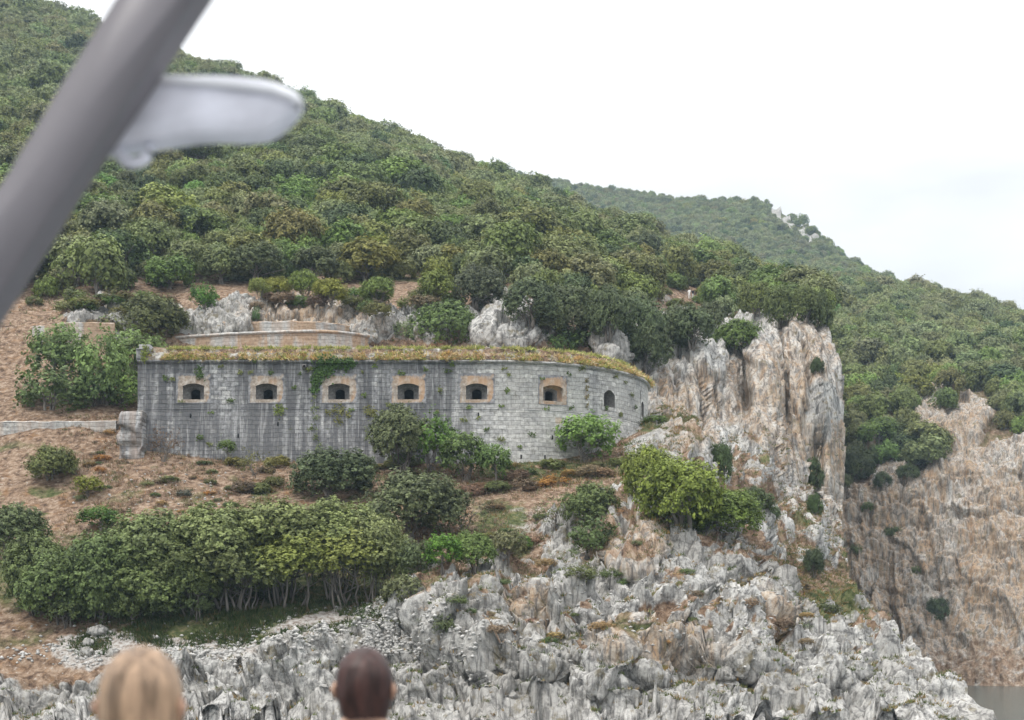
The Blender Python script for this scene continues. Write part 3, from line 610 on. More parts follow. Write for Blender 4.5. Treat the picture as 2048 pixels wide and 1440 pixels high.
# rubble foot at the left corner
def rubble_block(name, px0, px1, py0, py1, Y, dep, label, cat, mat=M_WALL2, seed=1):
    a, b_ = at(px0, py1, Y), at(px1, py0, Y); w_, h_ = (b_[0] - a[0]) / 2, (b_[2] - a[2]) / 2; c = (a + b_) / 2
    u = np.linspace(-1, 1, 26); mb = MB(); G = []
    nu, nv = 30, 24
    for i in range(nv):
        z = -1 + 2 * i / (nv - 1); row = []
        for j in range(nu):
            t = 2 * np.pi * j / nu; cx_, sy_ = math.cos(t), math.sin(t); e_ = .28; cx_, sy_ = math.copysign(abs(cx_) ** e_, cx_), math.copysign(abs(sy_) ** e_, sy_)
            sh = 1 + .18 * (1 - (z + 1) / 2); row.append([cx_ * w_ * sh, sy_ * dep * sh, z * h_])
        G.append(row)
    G.append([[0.0, 0.0, h_]] * nu); G = np.array(G); q = G.reshape(-1, 3)
    G = G + (fbm(q / 1.1 + seed * 9, 3, 70) * .75).reshape(G.shape[:2])[..., None] * np.array([.7, .9, .5])
    mb.grid(G, closed=True); nn = mb.n
    o = link(name, mb.data(name, mat, attrs={'light': ('POINT', np.full(nn, .0)), 'stain': ('POINT', np.zeros(nn))}, uv=np.concatenate(mb.v)[:, [0, 2]] + 3.3), None, c)
    return tag(o, label, cat)
rubble_block('wall_stub', 247, 292, 828, 955, 129.6, 1.4, 'low broken stone stub leaning against the left foot of the fort', 'stone wall', seed=3)

# ---- walls behind the fort
def thick_wall(name, pts, zb, zt, th, label, cat, mat, cap=True, lite=.8, stain=0.2):
    """pts plan polyline (left to right), face towards the sea"""
    pts = np.array(pts, float); d = np.gradient(pts, axis=0); d /= np.linalg.norm(d, axis=1)[:, None]; nrm = np.c_[d[:, 1], -d[:, 0]]
    L = np.r_[0, np.cumsum(np.linalg.norm(np.diff(pts, axis=0), axis=1))]; c = np.array([*pts[len(pts) // 2], zb])
    root = empty(name, c); tag(root, label, cat)
    def pf(s, z, off):
        x = np.interp(s, L, pts[:, 0]); y = np.interp(s, L, pts[:, 1]); nx = np.interp(s, L, nrm[:, 0]); ny = np.interp(s, L, nrm[:, 1])
        return np.stack([x + nx * off, y + ny * off, z + 0 * x], -1)
    sv = np.arange(0, L[-1], .35)
    def sw(nm, prof, w=.03):
        P = np.stack([pf(sv, z, o_) for o_, z in prof], 1); q = P.reshape(-1, 3); P = P + (fbm(q * .8, 2, 61) * w).reshape(P.shape[:2])[..., None] * np.array([0, -.5, 1])
        mb = MB(); mb.grid(P - c); Lp = np.r_[0, np.cumsum([math.dist(prof[k], prof[k + 1]) for k in range(len(prof) - 1)])]
        uv = np.stack(np.broadcast_arrays(sv[:, None], (zb + Lp)[None]), -1).reshape(-1, 2)
        stn = stain * np.clip(.55 + perlin(np.c_[uv[:, 0] / 1.6, uv[:, 1] * .15, uv[:, 0] * 0], 71) * 1.6, 0, 1.2)
        mb.build(nm, mat, root, attrs={'light': ('POINT', np.full(mb.n, lite)), 'stain': ('POINT', stn)}, uv=uv)
    nz_ = max(3, int((zt - zb) / .4))
    sw('wall_face', [(0.0, z) for z in np.linspace(zb, zt - (.35 if cap else 0), nz_)])
    if cap: sw('cornice', [(0, zt - .35), (.14, zt - .3), (.18, zt - .16), (.1, zt - .05), (-.1, zt), (-th, zt + .02), (-th, zb)])
    else: sw('coping', [(0.0, zt), (-.12, zt + .10), (-th, zt + .12), (-th, zb)], .12)
    return root
arc = lambda cx, cy, r, a0, a1, n: [(cx + r * math.sin(a), cy - r * math.cos(a)) for a in np.linspace(a0, a1, n)]
thick_wall('rear_wall', [(-33.5, 155.2), (-28, 153.4), (-22, 152.2)] + arc(-19.7, 159.3, 7.3, -.05, 1.5, 14), 29.5, 36.75, 1.6, 'curved pale masonry wall with a rounded cornice rising behind the fort roof', 'wall', M_WALL2, stain=.75)
thick_wall('upper_parapet_wall', [(-28.9, 155.6), (-22, 155.2), (-19, 155.6), (-16.6, 157), (-15.0, 159.5)], 35.5, 38.15, 1.0, 'low rough wall stepped back above the curved rear wall, ochre on top', 'wall', M_WALL2, cap=False, stain=.8)
thick_wall('ruined_wall', [(-47, 152), (-44, 150), (-40.5, 149.6), (-37.9, 150.2)], 33.2, 36.9, .9, 'orange stained ruined wall left of the big round oak', 'wall', M_WALL2, cap=False, stain=1.1)
thick_wall('path_wall', [(-46, 133.5), (-40, 133.4), (-33.6, 133.0)], 23.6, 25.05, .8, 'low path wall with a pale top leading to the left corner of the fort', 'wall', M_WALL2, cap=False, lite=.7)
gl = [ground(a, 602) for a in (1292, 1330, 1370)]
thick_wall('ledge_wall', [(v[0], v[1] - 1.0) for v in gl], gl[1][2] - 2.5, gl[1][2] + .75, .9, 'grey stone parapet among trees below the two standing people', 'wall', M_WALL2, cap=False, lite=.5, stain=.5)

# ---------------------------------------------------------------- plants
HOLM = (.105, .128, .050); DARK = (.058, .082, .036); FRESH = (.095, .142, .042); YEL = (.175, .190, .042); GREYG = (.125, .145, .075); OCH = (.30, .18, .06); FIG = (.120, .185, .065); BROWN = (.15, .11, .08); OLIVE = (.115, .125, .045)
def unit_rand(n): v = rng.normal(size=(n, 3)); return v / np.linalg.norm(v, axis=1)[:, None]
def crown_mesh(name, seed, nb, nt, nl, leaf, flat=.75, rough=.18, tight=1.0, sparse=0.0):
    """crown of radius about 1 around its own centre: boughs > tufts > leaves"""
    global rng
    rng = np.random.default_rng(seed); C, D, S = [], [], []
    k = 0
    cent = unit_rand(nb * 3); cent = cent[cent[:, 2] > -.45][:nb]; rad = .72 + rng.random(len(cent)) * .28 * 1.2 - .1
    cent = cent * rad[:, None] * np.array([1, 1, flat]) * .72
    br = (.30 + rng.random(len(cent)) * .16) * tight
    V, Fs, LV = [], [], []
    bl = rng.normal(0, .16, len(cent))
    for c, r, b_ in zip(cent, br, bl):
        t = unit_rand(nt); out = c / (np.linalg.norm(c) + 1e-6); t = t + out * .65; t[:, 2] += .25; t /= np.linalg.norm(t, axis=1)[:, None]
        tp = c + t * r * (1 + rng.normal(0, rough, nt))[:, None]; tb = rng.normal(0, .12, nt)
        for l in range(1):
            n = nt * nl; p = np.repeat(tp, nl, 0); o_ = np.repeat(t, nl, 0); j = rng.normal(size=(n, 3)); p = p + j * leaf * .95
            nn = o_ * 1.1 + unit_rand(n) * .6 + np.array([0, 0, .35]); nn /= np.linalg.norm(nn, axis=1)[:, None]
            a = np.cross(nn, unit_rand(n)); a /= np.linalg.norm(a, axis=1)[:, None]; b2 = np.cross(nn, a)
            sz = leaf * (.6 + rng.random(n) * .8); wd = .55 + rng.random(n) * .3
            quad = np.stack([p + a * sz[:, None], p + b2 * (sz * wd)[:, None], p - a * sz[:, None], p - b2 * (sz * wd)[:, None]], 1)
            V.append(quad.reshape(-1, 3)); 
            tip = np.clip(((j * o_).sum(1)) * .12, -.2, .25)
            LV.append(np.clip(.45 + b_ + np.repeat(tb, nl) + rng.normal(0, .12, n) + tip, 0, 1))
    V = np.concatenate(V); LV = np.concatenate(LV); n = len(V) // 4
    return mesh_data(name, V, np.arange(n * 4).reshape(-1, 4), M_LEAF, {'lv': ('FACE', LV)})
CROWN_S = [crown_mesh('crown_small', 10 + i, 17 + i, 40, 8, .052, .80) for i in range(6)]             # hillside trees
CROWN_B = [crown_mesh('crown_big', 30 + i, 40, 42, 9, .032, .8, .2, .88) for i in range(5)]              # trees near the fort
CROWN_L = [crown_mesh('crown_loose', 40 + i, 20, 22, 8, .052, .85, .35, 1.05) for i in range(3)]         # loose light foliage
CROWN_T = [crown_mesh('crown_twiggy', 50 + i, 16, 14, 6, .03, .85, .4, 1.1) for i in range(2)]
def stems_mesh(name, seed, n, spread, rad, lean=0.0, twigs=3):
    r = random.Random(seed); mb = MB()
    for k in range(n):
        a = r.random() * 6.28; b0 = Vector((math.cos(a), math.sin(a), 0)) * spread * r.random() * .5
        tip = Vector((math.cos(a) * spread * r.uniform(.4, 1) + lean, math.sin(a) * spread * r.uniform(.4, 1), 1))
        pts = [];
        for t in np.linspace(0, 1, 7): p = b0.lerp(tip, t); pts.append((p.x + r.gauss(0, .025) + .06 * math.sin(3 * t + k), p.y + r.gauss(0, .025), t - .02))
        mb.tube(pts, np.linspace(rad, rad * .35, 7) * r.uniform(.7, 1.2), 5)
        for j in range(twigs):
            t = r.uniform(.45, .9); i = int(t * 6); q = Vector(pts[i]); e = q + Vector((r.gauss(0, .3), r.gauss(0, .3), r.uniform(.12, .35)))
            mb.tube([q, q.lerp(e, .5) + Vector((0, 0, .03)), e], [rad * .4, rad * .28, rad * .12], 4)
    return mb.data(name, M_BARK, smooth=True)
TRUNK1 = [stems_mesh('trunk_mesh', 1 + i, 2 + i, .3, .06, twigs=4) for i in range(3)]
STEMS = [stems_mesh('stems_mesh', 11 + i, 6 + i, .55, .028, twigs=3) for i in range(3)]
def plant(kind, loc, rx, rz, h, colr, crown, trunk, label, cat, group=None, ry=None, tw=None):
    """loc on the ground; crown centre h above it"""
    colr = tuple(v * m_ for v, m_ in zip(colr, (1.42, 1.36, 1.14)))
    root = empty(kind, loc, random.random() * 6.28 if ry is None else 0); tag(root, label, cat, group)
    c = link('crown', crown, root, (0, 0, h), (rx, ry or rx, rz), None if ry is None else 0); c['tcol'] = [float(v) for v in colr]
    if trunk is not None: link('trunk', trunk, root, (0, 0, -.3), (tw or rx, tw or rx, h + .3))
    return root
def vary(c, a=.12):
    k = random.gauss(1, a); return tuple(max(.01, v * k * random.gauss(1, a * .45)) for v in c)
def bush(x0, x1, y0, y1, colr, label, kind='bush', cat='bush', big=True, crown=None, trunk=None, foot=None, group=None, dY=0.0, low=.1, rz=0):
    """crown fills x0..x1, y0..y1 of the photo; foot = row where it meets the ground"""
    foot = foot or y1; xc = (x0 + x1) / 2; g0 = ground(xc, foot); Y = g0[1] + dY; g0 = at(xc, foot, Y)
    rx = (x1 - x0) / 2 / F * Y / .86; top, bot = at(xc, y0, Y)[2], at(xc, y1, Y)[2]; rzz = (top - bot) / 2 / .76
    h = (top + bot) / 2 - g0[2] - rzz * .10
    if crown is None: crown = random.choice(CROWN_B)
    if trunk is None: trunk = random.choice(TRUNK1)
    o = plant(kind, g0, rx, rzz, h, colr, crown, trunk, label, cat, group)
    return o
OMARK = [(160, 'the left margin'), (250, 'the wall stub'), (387, 'the first opening'), (533, 'the second opening'), (678, 'the third opening'), (815, 'the fourth opening'), (952, 'the fifth opening'), (1101, 'the sixth opening'), (1218, 'the seventh opening'), (1310, 'the knoll'), (1400, 'the yellow green shrubs'), (1500, 'the dark bush at the slab'), (1620, 'the lone dark bush')]
def near_mark(px): return min(OMARK, key=lambda m_: abs(m_[0] - px))[1]
L_ = CROWN_L; B_ = CROWN_B
def groundB(px, py):
    sx_ = 1024 + TB[..., 0] / TB[..., 1] * F; sy_ = YH - (TB[..., 2] - ZC) / TB[..., 1] * F; k = np.argmin((sx_ - px) ** 2 + (sy_ - py) ** 2); return TB.reshape(-1, 3)[k] - np.array([0, 0, .1])
near = [
 (212, 368, 592, 700, vary((.075, .088, .035), 0), 'large dark round holm oak above the left corner of the fort roof', 'oak_tree', 'tree', B_[0], 0, 700, 3),
 (160, 250, 665, 780, (.11, .165, .06), 'light green leafy shrub at the left margin under the ruined wall', 'bush', 'bush', L_[0], 0, 830, 2),
 (215, 330, 662, 760, (.105, .155, .055), 'light green fig shrub below the big round oak', 'bush', 'bush', L_[1], 0, 800, 2),
 (158, 235, 735, 820, (.075, .12, .045), 'mid green shrub low at the left margin above the path wall', 'bush', 'bush', L_[2], 0, 835, 2),
 (205, 285, 735, 812, (.095, .15, .04), 'bright green shrub touching the left side wall of the fort', 'bush', 'bush', L_[0], 0, 830, 2),
 (295, 358, 850, 918, (.12, .085, .065), 'dry brown leafless bush at the left foot of the fort wall', 'dry_bush', 'bush', CROWN_T[0], 1, 922, 0),
 (437, 470, 879, 906, FRESH, 'small bright green sapling with a thin stem in front of the fort', 'sapling', 'tree', L_[1], 0, 930, 0),
 (480, 545, 895, 950, (.13, .135, .06), 'olive weedy bush at the wall foot right of the small sapling', 'bush', 'bush', CROWN_T[1], 1, 952, 0),
 (583, 748, 893, 1003, (.062, .085, .045), 'dense dark dome shaped bush before the centre of the fort wall', 'bush', 'bush', B_[1], 0, 1000, 0),
 (742, 862, 814, 925, (.095, .115, .06), 'grey green tree with bare lower branches in front of the fourth gun opening', 'tree', 'tree', B_[2], 1, 955, 0),
 (825, 905, 832, 915, (.075, .14, .030), 'bright green tree in front of the fort between the fourth and fifth openings', 'tree', 'tree', L_[0], 1, 955, 0),
 (885, 975, 866, 950, (.075, .115, .04), 'mid green bush below the fifth gun opening', 'bush', 'bush', L_[2], 1, 962, 0),
 (950, 1018, 888, 955, (.085, .14, .045), 'small light green bush right of the trees before the fort', 'bush', 'bush', L_[1], 0, 965, 0),
 (1120, 1232, 829, 912, (.12, .20, .055), 'light green fig bush against the curved end of the fort', 'bush', 'bush', L_[1], 1, 925, 0),
 (738, 925, 940, 1075, (.085, .105, .055), 'big rounded grey green bush right of the dark dome bush', 'bush', 'bush', B_[3], 0, 1080, 0),
 (885, 975, 968, 1055, (.115, .11, .085), 'grey twiggy bush half bare beside the big rounded bush', 'dry_bush', 'bush', CROWN_T[1], 1, 1060, 0),
 (855, 925, 1067, 1135, (.07, .145, .022), 'vivid green low bush above the pale crag', 'bush', 'bush', L_[2], 0, 1140, 0),
 (905, 990, 1062, 1140, (.105, .155, .05), 'soft light green bush right of the vivid green one', 'bush', 'bush', B_[4], 0, 1140, 0),
 (1120, 1235, 968, 1062, (.085, .115, .045), 'green bush on top of the ochre rock spur', 'bush', 'bush', B_[2], 0, 1070, 0),
 (1150, 1232, 1035, 1105, (.065, .095, .04), 'dark green bush hanging down the rock spur', 'bush', 'bush', L_[0], 0, 1108, 0),
 (1070, 1150, 985, 1050, (.11, .125, .065), 'thin dry bush at the left of the rock spur', 'dry_bush', 'bush', CROWN_T[0], 1, 1055, 0),
 (1248, 1350, 893, 1005, (.14, .175, .04), 'yellow green bush beneath the grassy knoll right of the fort', 'bush', 'bush', B_[0], 0, 1010, 0),
 (1285, 1445, 912, 1060, (.135, .175, .038), 'broad yellow green shrub in the middle of the right rocks', 'bush', 'bush', B_[3], 0, 1055, 0),
 (1365, 1522, 975, 1082, (.10, .145, .035), 'dark lower green shrub spreading over the rock edge to the right', 'bush', 'bush', B_[4], 0, 1075, 0),
 (1420, 1465, 880, 965, (.055, .085, .035), 'narrow dark bush in the cleft of the cliff', 'bush', 'bush', B_[1], 0, 965, 0),
 (1475, 1548, 975, 1040, (.065, .09, .045), 'dark bush at the foot of the pale cliff slab', 'bush', 'bush', B_[2], 0, 1040, 0),
 (1606, 1648, 915, 985, (.05, .075, .035), 'dark bush clinging to the cliff near its right edge', 'bush', 'bush', B_[0], 0, 985, 0),
 (1615, 1645, 985, 1035, (.055, .09, .035), 'small green bush just under another on the cliff edge', 'bush', 'bush', B_[3], 0, 1035, 0),
 (1606, 1648, 1093, 1155, (.05, .07, .04), 'lone dark bush at the top of the brown slope on the right', 'bush', 'bush', B_[1], 0, 1158, 0),
 (1432, 1522, 636, 715, (.085, .130, .038), 'bright green tree growing over the lip of the cliff', 'tree', 'tree', B_[4], 0, 712, 0),
 (1622, 1648, 715, 750, (.05, .075, .035), 'tiny dark bush in a crack high on the cliff', 'bush', 'bush', B_[2], 0, 750, 0),
 (785, 850, 640, 700, (.115, .155, .075), 'pale grey green shrub on the rocks behind the fort roof', 'bush', 'bush', L_[1], 0, 700, 2),
 (825, 955, 600, 700, (.085, .130, .045), 'rounded green shrub in front of the rocks behind the fort roof', 'bush', 'bush', B_[3], 0, 700, 2),
 (1085, 1150, 662, 712, (.075, .125, .045), 'low green shrub above the parapet at the start of the curve', 'bush', 'bush', L_[0], 0, 712, 2),
 (1135, 1215, 655, 715, (.07, .110, .040), 'low green shrub above the parapet near the rock pinnacle', 'bush', 'bush', L_[2], 0, 712, 2),
 (384, 430, 568, 614, (.06, .13, .024), 'small vivid green bush on top of the grey rock bank', 'bush', 'bush', L_[0], 0, 614, 0),
 (500, 540, 556, 590, (.15, .18, .05), 'small yellowish bush at the left end of the yellow row', 'bush', 'bush', B_[0], 1, 600, 0),
 (528, 585, 552, 592, YEL, 'yellow green round tree at the forest edge above the rear wall', 'tree', 'tree', B_[1], 1, 604, 0),
 (580, 640, 542, 590, (.12, .165, .04), 'green tree between the two yellow green ones above the rear wall', 'tree', 'tree', B_[2], 1, 600, 0),
 (628, 692, 556, 602, YEL, 'yellow green tree at the forest edge right of the green one', 'tree', 'tree', B_[3], 1, 612, 0),
 (725, 788, 553, 602, (.12, .17, .05), 'light green round tree standing apart above the rear rocks', 'tree', 'tree', B_[4], 1, 612, 0),
 (838, 912, 540, 602, (.13, .165, .045), 'light olive tree above the rounded shrub', 'tree', 'tree', B_[0], 0, 606, 0),
 (905, 1008, 530, 618, (.075, .09, .06), 'dark grey green oak right of the light olive tree', 'oak_tree', 'tree', B_[1], 0, 618, 0),
 (505, 520, 614, 642, (.06, .11, .045), 'little upright green shrub on the rock bank', 'bush', 'bush', L_[0], 0, 642, 0),
 (160, 235, 1012, 1058, (.055, .11, .020), 'rich green bush at the left margin above the thicket', 'bush', 'bush', L_[1], 0, 1062, 0),
 (155, 205, 952, 990, (.14, .16, .03), 'yellow green gorse clump at the left margin on the dry slope', 'bush', 'bush', L_[2], 0, 992, 0),
 (1482, 1545, 560, 632, (.11, .135, .05), 'tree with yellowish tips above the first rock peak of the cliff', 'tree', 'tree', B_[1], 0, 634, 0),
 (1528, 1592, 575, 655, (.085, .11, .045), 'dark tree leaning over the middle of the cliff top', 'tree', 'tree', B_[2], 0, 652, 0),
 (1585, 1640, 570, 650, (.09, .115, .048), 'tree on the cliff top left of the corner tree', 'tree', 'tree', B_[0], 0, 648, 0),
 (1618, 1664, 575, 668, (.075, .10, .045), 'dark corner tree at the right end of the cliff top', 'tree', 'tree', B_[3], 0, 655, 0),
 (60, 175, 650, 760, (.10, .15, .055), 'light green shrub leftmost beside the ruined wall', 'bush', 'bush', L_[1], 0, 800, 2),
 (40, 165, 735, 825, (.085, .125, .05), 'green shrub leftmost above the path wall', 'bush', 'bush', L_[0], 0, 832, 2),
 (60, 150, 890, 960, (.11, .13, .05), 'olive bush on the dry slope at the far left', 'bush', 'bush', B_[3], 0, 962, 0),
 (-40, 90, 1010, 1110, (.08, .105, .05), 'dark bush at the far left end of the thicket', 'bush', 'bush', B_[2], 0, 1115, 0),
 (1722, 1752, 1000, 1030, (.075, .11, .045), 'small green bush high on the orange cliff at the right', 'bush', 'bush', L_[1], 0, 1030, 0),
 (1765, 1800, 1050, 1082, (.07, .10, .045), 'small bush in the middle of the orange cliff', 'bush', 'bush', L_[2], 0, 1082, 0),
 (1700, 1724, 1085, 1112, (.08, .11, .05), 'tiny bush at the left side of the orange cliff', 'bush', 'bush', L_[0], 0, 1112, 0),
 (1790, 1840, 925, 965, (.06, .085, .04), 'dark bush hanging over the top of the orange cliff', 'bush', 'bush', B_[0], 0, 965, 0),
 (1745, 1785, 940, 985, (.065, .09, .045), 'dark bush at the top of the orange cliff beside a rock tooth', 'bush', 'bush', B_[2], 0, 985, 0),
 (1820, 1850, 1130, 1158, (.09, .12, .05), 'small olive bush low on the orange cliff', 'bush', 'bush', L_[1], 0, 1158, 0),
 (1850, 1905, 1185, 1258, (.055, .08, .045), 'dark bush at the foot of the orange cliff on the far right', 'bush', 'bush', B_[1], 0, 1260, 0),
 (1500, 1560, 1010, 1045, (.07, .10, .05), 'low bush tucked under the cliff beside the pale slab', 'bush', 'bush', B_[3], 0, 1046, 0),
 (860, 905, 1228, 1268, (.07, .09, .045), 'dark low bush in front of the pale crag near the bottom', 'bush', 'bush', L_[0], 0, 1270, 0),
]
for x0, x1, y0, y1, c, lab, kd, ct, cr, twig, foot, dy in near:
    if x0 > 1686:
        g0 = groundB((x0 + x1) / 2, (y0 + foot) / 2); rx = (x1 - x0) / 2 / F * g0[1]; plant(kd, g0, rx, rx * (y1 - y0) / (x1 - x0) * 1.05, 0, c, cr, None, lab, ct); continue
    bush(x0, x1, y0, y1, c, lab, kd, ct, crown=cr, trunk=(STEMS[twig] if twig else None), foot=foot, dY=dy)
# the dark oaks over the head of the cliff, right of the fort
oaks = [(1010, 1110, 560, 650), (1085, 1190, 565, 665), (1175, 1265, 575, 680), (1120, 1200, 610, 680), (1225, 1330, 590, 735), (1255, 1340, 640, 740), (1310, 1385, 612, 705), (1345, 1425, 612, 695), (1060, 1130, 600, 672), (1398, 1450, 598, 665)]
olab = ['broad oak at the left of the dark oaks above the curved fort end', 'grey green oak second from the left above the curved fort end', 'oak with light tips in the middle of the dark oaks', 'small oak low between the oaks over the grey rock', 'tallest dark oak right over the curved end of the fort', 'lowest dark oak reaching down beside the fort end', 'dark oak below the stone parapet', 'oak directly under the two standing people', 'small round oak under the broad left oak', 'oak at the right end of the dark oaks, nearest the cliff lip']
for (x0, x1, y0, y1), lb in zip(oaks, olab):
    bush(x0, x1, y0, y1, vary((.075, .095, .052), .1), lb, 'oak_tree', 'tree', crown=random.choice(B_), foot=y1 + 2, group='dark oaks above the cliff head')
sr = random.Random(8); SO2 = []
for k in range(46):
    px = sr.uniform(40, 1000); py = sr.uniform(596, 624) if px < 380 or px > 780 else sr.uniform(592, 634)
    if 372 < px < 500 and py > 600: continue
    g0 = ground(px, py); rr = sr.uniform(.5, 1.25); o = plant('scrub_bush', g0, rr * 1.2, rr * .8, rr * .35, vary(sr.choice([HOLM, OLIVE, BROWN, FRESH, GREYG])), sr.choice(CROWN_S[:3] + CROWN_L), None, 'low scrub bush', 'bush', 'low scrub bushes between the wood and the rear rocks')
    SO2.append((o, px, py))
for x0, x1, y0, y1, ft, c, lb in [(165, 235, 1165, 1235, 1240, (.08, .11, .045), 'low dark shrub under the leftmost thicket trees'), (225, 300, 1180, 1240, 1244, (.09, .12, .05), 'low shrub under the drooping thicket tree'), (300, 360, 1185, 1232, 1236, (.07, .10, .04), 'dark low shrub behind the dead branch'), (352, 420, 1180, 1226, 1230, (.085, .115, .05), 'low shrub right of the dead branch'), (770, 850, 1150, 1215, 1220, (.10, .115, .06), 'olive shrub between the thicket and the pale crag'), (800, 860, 1080, 1150, 1155, (.075, .10, .05), 'dark shrub at the right end of the thicket beside the vivid bush'), (100, 170, 1190, 1250, 1254, (.09, .12, .05), 'low shrub at the left margin under the thicket'), (985, 1050, 1060, 1120, 1122, (.12, .125, .07), 'olive brown shrub right of the soft light green bush'), (1130, 1190, 1130, 1160, 1162, (.10, .12, .05), 'flat shrub on the ledge below the rock spur'), (1735, 1775, 990, 1030, 1035, (.07, .10, .04), 'x')][:-1]:
    bush(x0, x1, y0, y1, c, lb, 'bush', 'bush', crown=random.choice(CROWN_L), foot=ft)
SO3 = []; sr = random.Random(31)
for k in range(34):
    px, py = [(sr.uniform(470, 590), sr.uniform(925, 985)), (sr.uniform(750, 900), sr.uniform(925, 950)), (sr.uniform(1015, 1245), sr.uniform(930, 962)), (sr.uniform(930, 1080), sr.uniform(975, 1100)), (sr.uniform(165, 240), sr.uniform(604, 660))][k % 5]
    g0 = ground(px, py); rr = sr.uniform(.4, .95); o = plant('scrub_bush', g0, rr * 1.3, rr * .8, rr * .3, vary(sr.choice([HOLM, OLIVE, BROWN, FRESH, (.16, .15, .06)])), sr.choice(CROWN_S + CROWN_L), None, 'x', 'bush', 'low scrub bushes around the fort')
    SO3.append((o, px, py))
# thicket with bare leaning stems along the bottom left: wind shaped canopy
th = [(330, 430, 1110, 1200, 1225), (440, 560, 1085, 1172, 1215), (20, 130, 1075, 1200, 1225), (60, 190, 1100, 1225, 1240), (235, 365, 1120, 1228, 1236), (150, 290, 1068, 1200, 1232), (155, 260, 1100, 1235, 1240), (235, 390, 1030, 1150, 1215), (290, 430, 1075, 1170, 1225), (370, 520, 1012, 1130, 1215), (400, 560, 1060, 1175, 1218), (480, 640, 1000, 1110, 1205), (520, 665, 1065, 1150, 1215), (590, 735, 1000, 1110, 1200), (620, 760, 1060, 1150, 1215), (690, 800, 1035, 1140, 1205), (745, 830, 1075, 1160, 1195), (340, 440, 1120, 1190, 1235)]
tl = ['small tree filling the front of the thicket above the dead branch', 'low tree at the front of the thicket over the left bare stems', 'far left tree of the thicket', 'dark tree leaning past the left margin of the thicket', 'drooping dark tree at the lower left of the thicket', 'leftmost dark tree of the thicket', 'low drooping tree at the left bottom of the thicket', 'broad tree at the upper left of the thicket', 'dark tree under the upper left canopy of the thicket', 'pale topped tree left of the middle of the thicket', 'low tree in the middle of the thicket with a dark gap beneath', 'pale topped tree in the middle of the thicket', 'light green tree over the left group of bare stems', 'pale topped tree below the dark dome bush', 'yellow green tree over the right group of bare stems', 'tree at the upper right of the thicket', 'last small tree at the right end of the thicket', 'small dark tree in the shadowed gap of the thicket']
for i, ((x0, x1, y0, y1, ft), lb) in enumerate(zip(th, tl)):
    c = [(.085, .115, .045), (.13, .16, .07), (.15, .185, .055)][(0, 1, 0, 0, 0, 0, 0, 1, 0, 1, 1, 1, 2, 1, 2, 1, 1, 0)[i]]
    mx_ = (x1 - x0) * .10; bush(x0 - mx_, x1 + mx_, y0 - 4, y1 + 12, vary(c, .06), lb, 'thicket_tree', 'tree', crown=B_[i % 5], trunk=STEMS[i % 3], foot=ft, group='trees of the low thicket with bare stems')

# ---- forest on the slopes: scatter with spacing, the nearest as trees of their own, the rest one mass
fline = lambda x: np.interp(x, [-200, 160, 260, 350, 500, 700, 840, 1000, 1100, 1230, 1330, 1420, 1500, 1560, 1660], [600, 598, 590, 592, 574, 580, 566, 590, 605, 640, 680, 668, 620, 648, 642])
cand = []
Xw, Yw, Zw = TER[..., 0], TER[..., 1], TER[..., 2]
def cells(T, x, p, mask):
    a = np.linalg.norm(np.cross(T[1:, :-1] - T[:-1, :-1], T[:-1, 1:] - T[:-1, :-1]), axis=2) * mask[:-1, :-1]; return a
def scatter(T, mask, n, rfun, kover, seed):
    r_ = np.random.default_rng(seed); a = cells(T, None, None, mask).ravel(); cdf = np.cumsum(a); cdf /= cdf[-1]
    idx = np.searchsorted(cdf, r_.random(n)); m, c = T.shape[:2]; i, j = idx // (c - 1), idx % (c - 1); u, v = r_.random(n), r_.random(n)
    P = T[i, j] * ((1 - u) * (1 - v))[:, None] + T[i + 1, j] * (u * (1 - v))[:, None] + T[i, j + 1] * ((1 - u) * v)[:, None] + T[i + 1, j + 1] * (u * v)[:, None]
    rad = rfun(P, r_); H = {}; out = []
    for q, r in zip(P, rad):
        cx_, cy_ = int(q[0] // 4), int(q[1] // 4); ok = True
        for dx in (-1, 0, 1):
            for dy in (-1, 0, 1):
                for (o_, s_) in H.get((cx_ + dx, cy_ + dy), ()):
                    if (o_[0] - q[0]) ** 2 + (o_[1] - q[1]) ** 2 < ((r + s_) * kover) ** 2: ok = False; break
                if not ok: break
            if not ok: break
        if ok: H.setdefault((cx_, cy_), []).append((q, r)); out.append((q, r))
    return out
maskA = (PG < fline(XG)).astype(float)
maskA *= 1 - blob(XG, PG, [(540, 520, 14, 8), (700, 450, 16, 7), (1325, 592, 50, 14), (1384, 594, 26, 30), (1355, 630, 62, 44), (640, 530, 8, 6)], .1)
treesA = scatter(TER, maskA, 26000, lambda P, r_: np.clip(r_.normal(2.65, .8, len(P)), 1.3, 4.6), .64, 3)
lowB = np.interp(XB, [1500, 1680, 1720, 1760, 1800, 1850, 1890, 2100], [985, 985, 975, 935, 925, 955, 890, 870])
maskB = (PB < lowB) * (1 - blob(XB, PB, [(1855, 835, 36, 50), (1890, 900, 34, 70), (1815, 765, 20, 12), (1950, 850, 60, 70), (1735, 880, 9, 20)], .15)) * (XB > 1560)
treesB = scatter(TB, maskB.astype(float), 14000, lambda P, r_: np.clip(r_.normal(2.7, .6, len(P)), 1.5, 4), .56, 4)
maskC = (1 - blob(XC, PC, [(a, b_ + 3, c_ + 3, d_ + 5) for a, b_, c_, d_ in SCAR], .15)) * (PC < 640) * (XC < 2200)
treesC = scatter(TC, maskC, 34000, lambda P, r_: np.clip(r_.normal(2.5, .6, len(P)), 1.4, 4.2), .60, 5)
